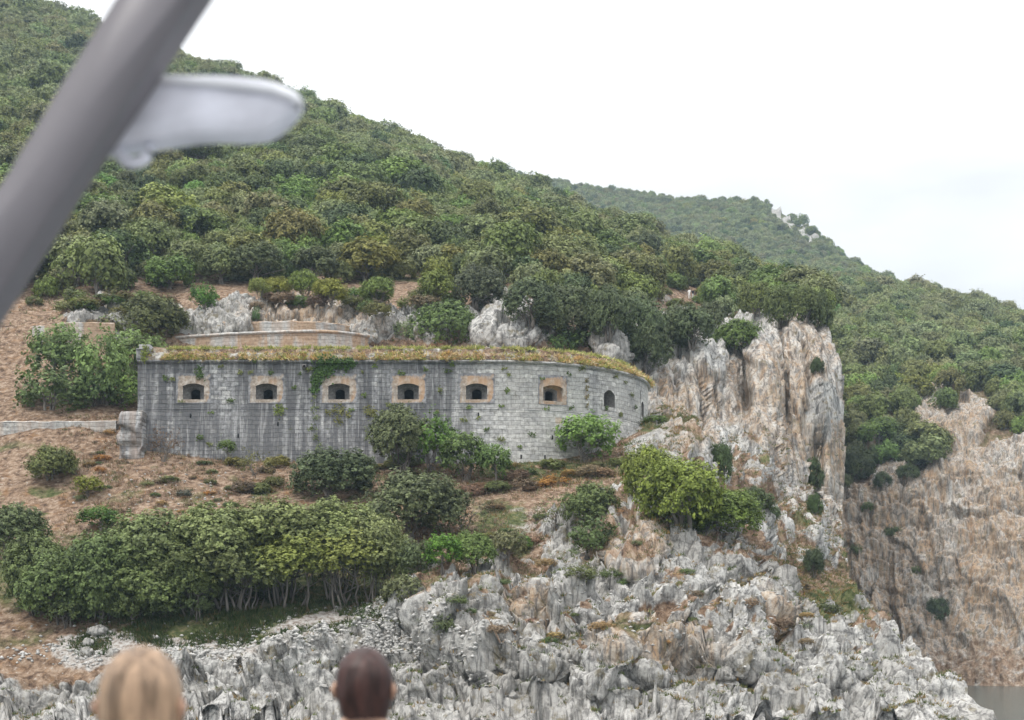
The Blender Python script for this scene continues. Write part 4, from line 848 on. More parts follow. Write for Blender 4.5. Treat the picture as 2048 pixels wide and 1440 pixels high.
def mixcol(P):
    f = float(perlin(np.array([P]) / 22.0, 91)[0]); u = random.random() + f * .38
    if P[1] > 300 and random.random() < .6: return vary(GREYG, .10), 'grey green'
    if u < .16: return vary(DARK, .12), 'dark'
    if u < .62: return vary(HOLM, .14), 'olive'
    if u < .80: return vary(GREYG, .12), 'grey green'
    if u < .92: return vary(FRESH, .14), 'bright green'
    if u < 1.02: return vary(OLIVE, .12), 'brownish'
    return vary((.15, .165, .048), .12), 'yellow green'
allT = [(q, r, 'A') for q, r in treesA] + [(q, r, 'B') for q, r in treesB] + [(q, r, 'C') for q, r in treesC]
def vis(q): px = 1024 + q[0] / q[1] * F; py = YH - (q[2] - ZC) / q[1] * F; return -30 < px < 2080 and py < 1460
def hides_people(q, r):
    px, py, pr = 1024 + q[0] / q[1] * F, YH - (q[2] - ZC) / q[1] * F, r / q[1] * F
    return q[1] < 238 and abs(px - 1366) < pr + 26 and py - 1.9 * pr < 604 and py > 590
allT = [t for t in allT if (vis(t[0]) or t[2] == 'A') and not hides_people(t[0], t[1])]
NI = 205
order = sorted(range(len(allT)), key=lambda i: -(allT[i][1] / allT[i][0][1]) * (1.0 if vis(allT[i][0]) else 0))
near_i, rest = order[:NI], order[NI:]
def single_out(L):
    """L: (object, px, py, label); sets apart those that share a label by their order"""
    D = {}
    for e in L: D.setdefault(e[3], []).append(e)
    for lb, v in D.items():
        v.sort(key=lambda e: e[1])
        if len(v) == 1: v[0][0]['label'] = lb; continue
        if len(v) == 2: w_ = ['left one', 'right one']
        elif len(v) == 3: w_ = ['left one', 'middle one', 'right one']
        elif len(v) <= 12: w_ = ['leftmost'] + ['%s from left' % x for x in ('second', 'third', 'fourth', 'fifth', 'sixth', 'seventh', 'eighth', 'ninth', 'tenth', 'eleventh')[:len(v) - 2]] + ['rightmost']
        else: w_ = None
        for k, e in enumerate(v): e[0]['label'] = lb + (', ' + w_[k] if w_ else '')
MARKS = [(60, 'left of the boat post foot'), (215, 'above the ruined wall'), (300, 'above the big oak'), (387, 'above the first opening'), (460, 'above the wall sapling'), (533, 'above the second opening'), (605, 'above the spout'), (678, 'above the third opening'), (745, 'above the rear wall'), (815, 'above the fourth opening'), (885, 'above the rounded shrub'), (952, 'above the fifth opening'), (1030, 'above the grey rocks'), (1101, 'above the sixth opening'), (1165, 'above the low shrubs'), (1218, 'above the seventh opening'), (1290, 'above the fort end'), (1380, 'by the two people'), (1460, 'above the cliff lip tree'), (1530, 'above the cliff peaks'), (1610, 'above the cliff edge'), (1720, 'beyond the cliff edge'), (1800, 'over the orange cliff'), (1890, 'over the far crags')]
def region(q):
    px = 1024 + q[0] / q[1] * F; py = YH - (q[2] - ZC) / q[1] * F
    v = 'at the wood edge' if py > 545 else 'inside the wood' if py > 500 else 'midway up the wood' if py > 440 else 'high in the wood'; r0 = min(MARKS, key=lambda m_: abs(m_[0] - px))[1]; return v + ' ' + r0
    hz = 'above the left end of the fort' if px < 480 else 'above the middle of the fort' if px < 900 else 'above the curved end of the fort' if px < 1300 else 'near the top of the cliff'
    return v + ' ' + hz
SO = []
for i in near_i:
    q, r, _ = allT[i]; c, nm = mixcol(q)
    kd = 'hillside_tree'; reg = region(q)
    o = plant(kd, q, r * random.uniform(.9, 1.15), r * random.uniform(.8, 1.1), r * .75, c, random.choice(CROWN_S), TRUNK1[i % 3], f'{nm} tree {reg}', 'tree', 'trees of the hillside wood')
    SO.append((o, 1024 + q[0] / q[1] * F, 0, ('' if len(reg.split()) > 8 else 'broad ' if r > 3.1 else 'small ' if r < 2.3 else '') + f'{nm} tree {reg}'))
single_out(SO)
single_out([(o, px, py, 'scrub bush below the wood ' + min(MARKS, key=lambda m_: abs(m_[0] - px))[1].replace('right ', '')) for o, px, py in SO2])
ochre = [((870, 527), 24, OCH, 'ochre leaved tree standing out in the middle of the wood'), ((668, 425), 16, (.2, .2, .05), 'yellowish tree high in the wood left of centre')]
for (px, py), s_, c, lb in ochre:
    g0 = ground(px, py + s_ * .5); rr = s_ / F * g0[1]; plant('hillside_tree', g0, rr, rr * .85, rr * .8, c, CROWN_S[2], TRUNK1[0], lb, 'tree')
def forest(name, idx, label, cat):
    P = np.array([allT[i][0] for i in idx]); r = np.array([allT[i][1] for i in idx])
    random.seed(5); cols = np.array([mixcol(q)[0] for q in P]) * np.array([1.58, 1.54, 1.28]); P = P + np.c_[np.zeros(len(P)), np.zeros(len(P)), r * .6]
    me = bpy.data.meshes.new(name); me.vertices.add(len(P)); me.vertices.foreach_set('co', P.astype(np.float32).ravel())
    g_ = np.random.default_rng(9)
    sc3 = np.c_[r * g_.uniform(.9, 1.1, len(r)), r * g_.uniform(.9, 1.1, len(r)), r * g_.uniform(.95, 1.3, len(r))]
    a = me.attributes.new('scl', 'FLOAT_VECTOR', 'POINT'); a.data.foreach_set('vector', sc3.astype(np.float32).ravel())
    a = me.attributes.new('rot', 'FLOAT_VECTOR', 'POINT'); a.data.foreach_set('vector', np.c_[np.zeros((len(r), 2)), g_.uniform(0, 6.28, len(r))].astype(np.float32).ravel())
    a = me.attributes.new('var', 'INT', 'POINT'); a.data.foreach_set('value', g_.integers(0, 6, len(r)).astype(np.int32))
    a = me.attributes.new('tcol', 'FLOAT_COLOR', 'POINT'); a.data.foreach_set('color', np.c_[cols, np.ones(len(r))].astype(np.float32).ravel())
    me.materials.append(M_LEAF)
    o = link(name, me); tag(o, label, cat, kind='stuff')
    gt = bpy.data.node_groups.new('scatter_' + name, 'GeometryNodeTree'); gt.interface.new_socket('Geometry', in_out='INPUT', socket_type='NodeSocketGeometry'); gt.interface.new_socket('Geometry', in_out='OUTPUT', socket_type='NodeSocketGeometry')
    N = gt.nodes.new; gi, go = N('NodeGroupInput'), N('NodeGroupOutput'); ip = N('GeometryNodeInstanceOnPoints'); jn = N('GeometryNodeJoinGeometry')
    for me_s in CROWN_S:
        src = next(x for x in col.objects if x.data is me_s); oi = N('GeometryNodeObjectInfo'); oi.inputs['Object'].default_value = src; oi.inputs['As Instance'].default_value = True
        gt.links.new(oi.outputs['Geometry'], jn.inputs[0])
    def na(nm, tp): x = N('GeometryNodeInputNamedAttribute'); x.data_type = tp; x.inputs['Name'].default_value = nm; return x.outputs['Attribute']
    gt.links.new(gi.outputs[0], ip.inputs['Points']); gt.links.new(jn.outputs[0], ip.inputs['Instance']); ip.inputs['Pick Instance'].default_value = True
    gt.links.new(na('var', 'INT'), ip.inputs['Instance Index']); gt.links.new(na('rot', 'FLOAT_VECTOR'), ip.inputs['Rotation']); gt.links.new(na('scl', 'FLOAT_VECTOR'), ip.inputs['Scale'])
    gt.links.new(ip.outputs[0], go.inputs[0]); md = o.modifiers.new('scatter', 'NODES'); md.node_group = gt
    return o
forest('hillside_forest', [i for i in rest if allT[i][2] == 'A'], 'dense evergreen wood covering the main hill', 'forest')
forest('slope_forest', [i for i in rest if allT[i][2] == 'B'], 'dark evergreen wood on the slope right of the cliff', 'forest')
forest('mountain_forest', [i for i in rest if allT[i][2] == 'C'], 'hazy bluish wood covering the far mountain', 'forest')

for k, (px, py, rr, c, lb) in enumerate([(1350, 612, .8, HOLM, 'low bush in the clearing left below the two people'), (1400, 606, .9, FRESH, 'green bush just right of the two people'), (1328, 588, .8, OLIVE, 'olive bush behind the stone parapet'), (1362, 580, .9, HOLM, 'bush behind and left of the two people'), (1412, 590, 1.1, (.15, .165, .048), 'yellow green bush behind and right of the two people'), (1385, 573, 1.0, DARK, 'dark bush at the back of the clearing'), (1345, 562, 1.2, HOLM, 'rounded bush at the top of the clearing'), (1375, 614, .6, OLIVE, 'low bush directly below the two people'), (1302, 592, .7, BROWN, 'brown bush at the left end of the stone parapet')]):
    g0 = ground(px, py); plant('scrub_bush', g0, rr * 1.5, rr, rr * .3, c, CROWN_S[k % 6], None, lb, 'bush')
# ---- grass, weeds, stones
def blades(name, pts, nrm, n_per, size, cols, label, cat, parent=None, droop=0.0, wide=.05, spread=.8, kind='stuff', org=None):
    r_ = np.random.default_rng(len(pts)); n = len(pts) * n_per; P = np.repeat(pts, n_per, 0); N_ = np.repeat(nrm, n_per, 0); sz = np.repeat(size, n_per) * r_.uniform(.6, 1.3, n)
    P = P + r_.normal(0, .5, (n, 3)) * sz[:, None] * spread * np.array([1, 1, .15]); d = N_ + r_.normal(0, .55, (n, 3)); d[:, 2] += .35 - droop; d /= np.linalg.norm(d, axis=1)[:, None]
    s_ = np.cross(d, r_.normal(size=(n, 3))); s_ /= np.linalg.norm(s_, axis=1)[:, None]; wd = (sz * wide * 2.2)[:, None]
    V = np.stack([P - s_ * wd, P + s_ * wd, P + d * sz[:, None]], 1).reshape(-1, 3)
    if org is not None: V = V - org
    c = np.repeat(np.repeat(cols, n_per, 0) * r_.uniform(.7, 1.3, (n, 1)), 1, 0)
    o = link(name, mesh_data(name, V, np.arange(3 * n).reshape(-1, 3), M_BLADE, {'col': ('FACE', c)}), parent, org if org is not None else None)
    return tag(o, label, cat, kind=kind)
def pick(T, w_, n, seed):
    r_ = np.random.default_rng(seed); a = cells(T, None, None, w_).ravel(); cdf = np.cumsum(a); cdf /= cdf[-1]; idx = np.searchsorted(cdf, r_.random(n)); m, c = T.shape[:2]; i, j = idx // (c - 1), idx % (c - 1)
    return T[i, j], i, j
dT = np.cross(np.gradient(TER, axis=1), np.gradient(TER, axis=0)); dT /= np.linalg.norm(dT, axis=2)[..., None] + 1e-9; dT *= np.where(dT[..., 2:3] < 0, -1, 1)
def palette(n, cs, ws, seed):
    r_ = np.random.default_rng(seed); k = r_.choice(len(cs), n, p=np.array(ws) / sum(ws)); return np.array(cs)[k]
w1 = (1 - rock) * sstep(600, 620, PG) * sstep(1200, 1150, PG) * (XG > 120) * (PG > 832) + .25 * (1 - rock) * (PG > 590) * (PG < 700)
noi = perlin(TER.reshape(-1, 3) / 2.2, 77).reshape(PG.shape)
p, i, j = pick(TER, w1 * np.clip(.35 + noi * 1.8, .06, 1.5), 16000, 1); blades('dry_grass', p, dT[i, j], 7, np.full(len(p), .25), palette(len(p), [(.30, .215, .14), (.42, .32, .24), (.20, .16, .09), (.14, .16, .06), (.26, .14, .06)], [4, 3, 2, 2, 1], 2), 'dry brown grass and low herbs on the slope under the fort', 'grass')
w2 = sstep(.55, .8, dT[..., 2]) * rock * (PG > 880) * np.clip(noi * 3 + .4, 0, 1) + .6 * sstep(.45, .7, np.clip(blob(XG, PG, [(1340, 845, 80, 16), (1640, 1200, 80, 60), (1120, 945, 170, 24), (1590, 1140, 40, 50)], .5), 0, 1))
p, i, j = pick(TER, w2, 15000, 3); blades('ledge_plants', p, dT[i, j], 7, np.full(len(p), .24), palette(len(p), [(.09, .12, .035), (.14, .16, .06), (.28, .18, .06), (.32, .24, .13)], [4, 3, 2, 2], 4), 'ochre and green tufts growing on the rock ledges', 'grass')
w3 = blob(XG, PG, [(480, 1255, 270, 36), (230, 1270, 90, 40)], .4) * 1.0 + .5 * blob(XG, PG, [(450, 1190, 330, 50)], .4)
p, i, j = pick(TER, w3 * np.clip(.5 + noi * 2.5, .0, 1.5), 5000, 5); blades('undergrowth', p, dT[i, j], 8, np.full(len(p), .3), palette(len(p), [(.045, .075, .02), (.07, .10, .03), (.12, .13, .05), (.16, .12, .06)], [4, 4, 2, 1], 6), 'dark green undergrowth below the bare stems', 'undergrowth')
# grass on the fort parapet
sp = np.random.default_rng(12); n_ = 10500; s_ = sp.uniform(.6, 52, n_); dens = perlin(np.c_[s_ / 2.4, s_ * 0, s_ * 0 + 3], 13) + .8 * perlin(np.c_[s_ / .7, s_ * 0, s_ * 0 + 9], 14); keep = sp.random(n_) < .36 + dens * 1.5; s_ = s_[keep]
low = sp.random(len(s_)) < .55
off = np.where(low, np.minimum(.30, sp.normal(-.15, .28, len(s_))), sp.uniform(-2.2, -.95, len(s_))); zt_ = np.where(low, np.interp(-off, [-.2, .05, .55], [ZT + .3, ZT + .45, ZT + .98]), np.interp(-off, [.95, 1.0, 1.9, 2.2], [ZT + 1.2, ZT + 1.38, ZTOP, ZTOP]))
x, y, nx, ny = path(s_); pts = np.stack([x + nx * off, y + ny * off, zt_], 1); nr_ = np.stack([nx * .8, ny * .8, .5 + 0 * nx], 1)
cl = np.where(low[:, None], palette(len(s_), [(.55, .38, .18), (.66, .54, .32), (.38, .38, .12), (.50, .33, .14), (.30, .33, .09)], [3, 3, 3, 2, 2], 7), palette(len(s_), [(.33, .36, .10), (.45, .43, .15), (.58, .50, .25), (.20, .26, .07)], [4, 3, 2, 2], 8))
blades('parapet_grass', pts, nr_, 9, np.where(low, .30, .25) * sp.uniform(.5, 1.35, len(s_)), cl, 'orange dry and yellow green grass overhanging the fort parapet', 'grass', droop=.55, wide=.06)
# ivy and wall weeds
def leafpatch(name, s0, z0, pts, colr, label, cat, group=None, sz=.10, nleaf=60):
    r_ = np.random.default_rng(int(s0 * 100)); x0, y0, nx0, ny0 = (float(v) for v in path(s0)); org = np.array([x0, y0, z0]); P, Nn = [], []
    for ds, dz, rad in pts:
        k = int(nleaf * (rad / .4) ** 1.5) + 4; a = r_.normal(0, .5, (k, 2)) * rad; s_ = s0 + ds + a[:, 0]; z = z0 + dz + a[:, 1]; x, y, nx, ny = path(s_)
        of = r_.uniform(.05, .22, k) + np.where(z < ZS, .12 + .88 * (ZS - z) / (ZS - ZB), 0) + np.where((z > ZT), .22, 0); P.append(np.stack([x + nx * of, y + ny * of, z], 1)); Nn.append(np.stack([nx, ny, nx * 0 + .4], 1))
    P, Nn = np.concatenate(P), np.concatenate(Nn); n = len(P); nn = Nn + r_.normal(0, .5, (n, 3)); nn /= np.linalg.norm(nn, axis=1)[:, None]; a = np.cross(nn, r_.normal(size=(n, 3))); a /= np.linalg.norm(a, axis=1)[:, None]; b_ = np.cross(nn, a); s = sz * r_.uniform(.6, 1.3, n)[:, None]
    V = np.stack([P + a * s, P + b_ * s * .8, P - a * s, P - b_ * s * .8], 1).reshape(-1, 3) - org
    o = link(name, mesh_data(name, V, np.arange(4 * n).reshape(-1, 4), M_BLADE, {'col': ('FACE', np.array([colr]) * r_.uniform(.7, 1.35, (n, 1)))}), None, org); tag(o, label, cat, group); return o
leafpatch('ivy_patch', px2s(652), 29.0, [(-.3, .35, .6), (.2, .1, .6), (-.5, -.4, .6), (-.8, -1.0, .4), (.9, .4, .5), (1.6, .35, .5), (2.1, .5, .4), (-1.0, -1.7, .3), (.5, .6, .5), (.1, -.2, .5)], (.07, .13, .03), 'largest ivy patch hanging from the parapet left of the third gun opening', 'ivy', nleaf=110)
leafpatch('ivy_patch', px2s(632), 25.2, [(0, .5, .4), (0, -.3, .3), (-.2, -1.2, .35), (.1, -2.0, .35), (.3, -2.9, .3), (-.1, 1.5, .2)], (.13, .16, .06), 'thin pale creeper running down the wall beside the white streak', 'ivy', nleaf=26, sz=.08)
leafpatch('ivy_patch', px2s(678), 25.3, [(-.4, .2, .4), (.2, .1, .45), (.7, -.2, .35), (0, -.6, .4), (-.9, .1, .25), (.1, .7, .2)], (.17, .17, .05), 'yellowing weeds spreading below the third gun opening', 'wall weed', nleaf=40, sz=.08)
leafpatch('ivy_patch', px2s(397), 28.7, [(0, .35, .25), (.05, .1, .28), (.1, -.15, .3), (.2, -.35, .3)], (.08, .13, .035), 'green creeper above the first gun opening', 'ivy', nleaf=50, sz=.08)
leafpatch('ivy_patch', px2s(290), 30.0, [(0, .3, .28), (0, .05, .28), (0, -.25, .28), (.08, .55, .28), (.1, .8, .25)], (.17, .20, .04), 'yellow green creeper on the left end of the parapet', 'ivy', nleaf=60, sz=.08)
leafpatch('ivy_patch', px2s(1172), 27.3, [(0, 1.2, .25), (0, .5, .25), (.05, -.3, .25), (0, -1.0, .2)], (.19, .16, .05), 'ochre streak of weeds between the sixth and seventh openings', 'wall weed', nleaf=40, sz=.07)
leafpatch('ivy_patch', px2s(558), 25.55, [(0, 0, .5), (.3, .1, .3)], (.15, .19, .045), 'yellow green weed tuft on the ledge right of the second opening', 'wall weed', nleaf=70, sz=.08)
leafpatch('ivy_patch', px2s(740), 25.4, [(0, 0, .5), (.3, -.1, .3)], (.17, .17, .05), 'olive weed tuft on the ledge right of the third opening', 'wall weed', nleaf=70, sz=.08)
wr = random.Random(4); SO = []
ORD = ('first', 'second', 'third', 'fourth', 'fifth', 'sixth', 'seventh', 'last')
for px, py in [(425, 826), (365, 803), (508, 722), (500, 745), (440, 733), (545, 745), (615, 740), (600, 748), (590, 775), (465, 800), (775, 810), (750, 732), (850, 738), (893, 742), (905, 730), (1006, 738), (1018, 750), (1016, 782), (940, 815), (1000, 812), (955, 837), (925, 840), (975, 860), (1005, 880), (1040, 895), (1095, 817), (1140, 817), (1080, 757), (1140, 750), (1232, 752), (1212, 815), (700, 820), (730, 790), (725, 745), (880, 780), (875, 825), (1165, 735), (1058, 870), (1262, 790), (1270, 815), (400, 876), (420, 890), (480, 745), (345, 758), (330, 757), (1275, 850), (1240, 830), (800, 745), (1250, 765)]:
    s = px2s(px); z = wall_z(s, py); rr = wr.uniform(.12, .26)
    kx = int(np.argmin([abs(s - e) for e in EMB])); dz = z - 27.2; ds = s - EMB[kx]; wh = 'above' if dz > 1 and abs(ds) < 1.6 else 'below' if dz < -.9 and abs(ds) < 1.6 else ('beside' if abs(dz) < 1 else 'high right of' if dz > 0 and ds > 0 else 'high left of' if dz > 0 else 'low right of' if ds > 0 else 'low left of')
    wo_ = leafpatch('wall_weed', s, z, [(0, 0, rr), (wr.uniform(-.3, .3), wr.uniform(-.1, .1), rr * .8)], wr.choice([(.12, .17, .04), (.16, .18, .06), (.08, .12, .03)]), 'small green weed tuft rooted in the joints of the fort wall', 'wall weed', 'small weeds rooted in the fort wall', sz=.07, nleaf=60); SO.append((wo_, px, py, f'small weed tuft in the fort wall {wh} the {ORD[kx]} opening'))
single_out(SO)
single_out([(o, px, py, ('scrub bush by the ruined wall' if py < 700 else 'scrub bush at the wall foot near ' + near_mark(px) if py < 965 else 'scrub bush in the gully below ' + near_mark(px))) for o, px, py in SO3])
# gorse and herb clumps on the dry slope
clumps = [(205, 915, 16, (.36, .17, .04), 'orange bracken clump on the dry slope at the left'), (200, 938, 14, (.34, .16, .04), 'low orange bracken clump on the dry slope at the left'), (180, 928, 13, (.20, .13, .04), 'brown bracken clump at the left margin'), (420, 985, 11, (.38, .18, .04), 'small orange herb clump in the middle of the dry slope'),
          (340, 958, 20, (.13, .15, .05), 'green herb clump on the dry slope under the brown bush'), (368, 985, 16, (.09, .10, .075), 'grey green lavender like clump on the dry slope'), (420, 962, 14, (.12, .14, .05), 'mid green clump on the dry slope left of the thicket top'), (465, 975, 15, (.12, .14, .05), 'yellow green clump above the thicket'), (545, 965, 24, (.15, .15, .055), 'wide yellowish clump left of the dark dome bush'), (405, 925, 12, (.08, .11, .04), 'dark green clump close to the wall foot'),
          (200, 905, 9, (.10, .12, .04), 'tiny green clump near the path wall'), (1110, 960, 26, (.36, .19, .05), 'broad orange gorse clump below the right end of the fort'), (1090, 968, 18, (.38, .20, .05), 'left orange gorse clump below the right end of the fort'), (1050, 942, 22, (.085, .12, .045), 'green clump at the wall foot left of the orange gorse'), (1140, 945, 18, (.30, .19, .06), 'pale orange gorse clump closest to the fort wall'), (1000, 1075, 28, (.13, .12, .07), 'brown green clump in the gully'), (990, 1010, 22, (.16, .11, .06), 'reddish dry clump right of the twiggy bush'), (1310, 838, 22, (.12, .18, .04), 'bright green grass clump on the knoll beside the fort'), (1250, 925, 16, (.17, .12, .07), 'brown clump at the foot of the curved wall'),
          (1660, 1215, 24, (.10, .12, .05), 'green clump on the brown slope at the right'), (1590, 1170, 30, (.14, .11, .06), 'brown herb clump on the steep slope at the right'), (1390, 960, 10, (.12, .2, .03), 'single bright clump on the yellow green shrub rocks')]
cr_ = random.Random(21); SO = []
def rowname(py): return 'close under' if py < 960 else 'under' if py < 1060 else 'lower under' if py < 1180 else 'far below'
for k in range(130):
    if k < 60: px, py = cr_.uniform(130, 620), cr_.uniform(860, 1030)
    else: px, py = cr_.uniform(820, 1700), cr_.uniform(1000, 1310)
    if k < 60 and py < 930 - (px - 160) * .02 and px > 250: continue
    if k >= 60 and py < np.interp(px, [800, 1000, 1240, 1500, 1700], [1150, 1040, 1000, 1090, 1110]): continue
    g0 = ground(px, py); rr = cr_.uniform(.22, .62) * (1 if k < 60 else 1.15)
    cc, cn = cr_.choice([((.26, .19, .12), 'brown'), ((.34, .22, .10), 'ochre'), ((.15, .17, .07), 'olive'), ((.11, .15, .05), 'green')])
    o = link('herb_clump', cr_.choice(CROWN_L + CROWN_T), None, g0 + np.array([0, 0, rr * .1]), (rr * 1.2, rr, rr * .6), cr_.random() * 6); o['tcol'] = list(vary(cc)); tag(o, 'x', 'herb clump', 'small herb clumps on the dry slope and the rocks')
    SO.append((o, px, py, f'{cn} herb clump {rowname(py)} {near_mark(px)}'))
single_out(SO)
for px, py, rp_, c, lb in clumps:
    g0 = ground(px, py + rp_ * .3); rr = rp_ / F * g0[1]; o = link('herb_clump', random.choice(CROWN_L), None, g0 + np.array([0, 0, rr * .15]), (rr * 1.15, rr, rr * .55), random.random() * 6); o['tcol'] = list(c); tag(o, lb, 'herb clump')
# stones
def stones(name, pts, size, mat, label, cat, kind='stuff'):
    r_ = np.random.default_rng(len(pts) + 3); n = len(pts)
    base = np.array([[1, 0, 0], [-1, 0, 0], [0, 1, 0], [0, -1, 0], [0, 0, .8], [0, 0, -.8], [.7, .7, .4], [-.7, .6, .45], [.6, -.7, .4], [-.65, -.6, .4]], float)
    tri = np.array([[4, 6, 7], [4, 7, 9], [4, 9, 8], [4, 8, 6], [6, 0, 2], [6, 2, 7], [7, 2, 1], [7, 1, 9], [9, 1, 3], [9, 3, 8], [8, 3, 0], [8, 0, 6], [0, 5, 2], [2, 5, 1], [1, 5, 3], [3, 5, 0]])
    V = base[None] * (1 + r_.normal(0, .2, (n, 10, 3))) * (size * r_.uniform(.5, 1.4, n))[:, None, None]; a = r_.uniform(0, 6.28, n); c, s = np.cos(a)[:, None], np.sin(a)[:, None]
    V = np.stack([V[..., 0] * c - V[..., 1] * s, V[..., 0] * s + V[..., 1] * c, V[..., 2]], -1) + pts[:, None]
    T = (tri[None] + (np.arange(n) * 10)[:, None, None]).reshape(-1, 3); k = len(V.reshape(-1, 3))
    return tag(link(name, mesh_data(name, V.reshape(-1, 3), T, mat, {'rock': ('POINT', np.ones(k)), 'tan': ('POINT', np.zeros(k)), 'green': ('POINT', np.zeros(k)), 'scree': ('POINT', np.ones(k))})), label, cat, kind=kind)
M_STONE = flat_mat('pale_limestone_chips', (0.42, 0.41, 0.39), var=.45)
wS = np.clip(blob(XG, PG, [(690, 1270, 150, 45), (520, 1310, 380, 30), (210, 1290, 60, 30), (760, 1240, 60, 30)], .5), 0, 1) * np.clip(.35 + noi * 2.4, 0, 1.4)
p, i, j = pick(TER, wS, 4200, 8); stones('scree', p, .13, M_STONE, 'pale limestone scree strewn along the bottom of the slope', 'scree')
p, i, j = pick(TER, blob(XG, PG, [(330, 990, 150, 50), (600, 1300, 500, 60), (1400, 1260, 300, 70)], .5), 1500, 9); stones('loose_stones', p, .10, M_STONE, 'small loose stones on the dry slope', 'stones')
bl = [(197, 1258, 17, 'largest pale boulder at the lower left edge of the slope'), (178, 1282, 12, 'pale boulder low at the left margin'), (226, 1300, 13, 'upright grey boulder left of the blond head'), (176, 1300, 12, 'lowest boulder in the left corner'), (1283, 968, 12, 'white rock tooth on top of the ochre spur'), (860, 1262, 14, 'grey boulder at the foot of the pale crag'), (1345, 1262, 14, 'pale boulder among the orange tufts'), (1300, 1228, 12, 'small white boulder above the bulging rocks'), (1165, 1140, 12, 'boulder on the ledge under the rock spur')]
for px, py, rp_, lb in bl:
    g0 = ground(px, py + rp_ * .6); rr = rp_ / F * g0[1]; u = unit_rand(1)[0]; mb = MB(); tt, pp = np.meshgrid(np.linspace(0, 2 * np.pi, 22, endpoint=False), np.linspace(.02, np.pi - .02, 14)); D_ = np.stack([np.sin(pp) * np.cos(tt), np.sin(pp) * np.sin(tt), np.cos(pp)], -1)
    q = D_.reshape(-1, 3); f1, f2, cr = worley(q * 1.3 + px, 3)
    d = 1 + (cr - .5) * .35 + fbm(q * 1.6 + px, 3, 8) * .35; mb.grid(D_ * d.reshape(D_.shape[:2])[..., None] * rr * np.array([1.1, 1, .95]), closed=True); k = mb.n
    tag(link('boulder', mb.data('boulder', M_TER, attrs={'rock': ('POINT', np.ones(k)), 'tan': ('POINT', np.zeros(k)), 'green': ('POINT', np.zeros(k)), 'scree': ('POINT', np.zeros(k))}), None, g0), lb, 'boulder')
# fallen dead branch at the lower left
mb = MB()
for pts in ([(300, 1262), (312, 1240), (322, 1225), (327, 1212)], [(322, 1225), (340, 1212), (352, 1209)], [(312, 1240), (300, 1246), (292, 1240)]):
    mb.tube([at(a, b_, 103.2) for a, b_ in pts], [.07, .06, .05, .03][:len(pts)], 5)
o = mb.build('dead_branch', flat_mat('bleached_wood', (.36, .33, .28), var=.2)); tag(o, 'bleached forked dead branch on the slope at the lower left', 'branch')

# ---------------------------------------------------------------- people and boat
def skinned(name, joints, edges, radii, mats, classify, root_i=0, lvl=1):
    me = bpy.data.meshes.new(name); me.from_pydata(joints, edges, []); o = bpy.data.objects.new(name, me); col.objects.link(o)
    md = o.modifiers.new('skin', 'SKIN'); ly = me.skin_vertices[0]
    for i, r in enumerate(radii): ly.data[i].radius = (r, r) if isinstance(r, (int, float)) else r; ly.data[i].use_root = (i == root_i)
    sb = o.modifiers.new('sub', 'SUBSURF'); sb.levels = sb.render_levels = lvl + 1
    dg = bpy.context.evaluated_depsgraph_get(); nm = bpy.data.meshes.new_from_object(o.evaluated_get(dg)); nm.name = name + '_mesh'
    bpy.data.objects.remove(o); bpy.data.meshes.remove(me)
    nm.materials.clear()
    for m_ in mats: nm.materials.append(m_)
    for p in nm.polygons: p.material_index = classify(p.center); p.use_smooth = True
    return nm
SKIN = flat_mat('skin', (.50, .31, .22), .6, .3, .08)
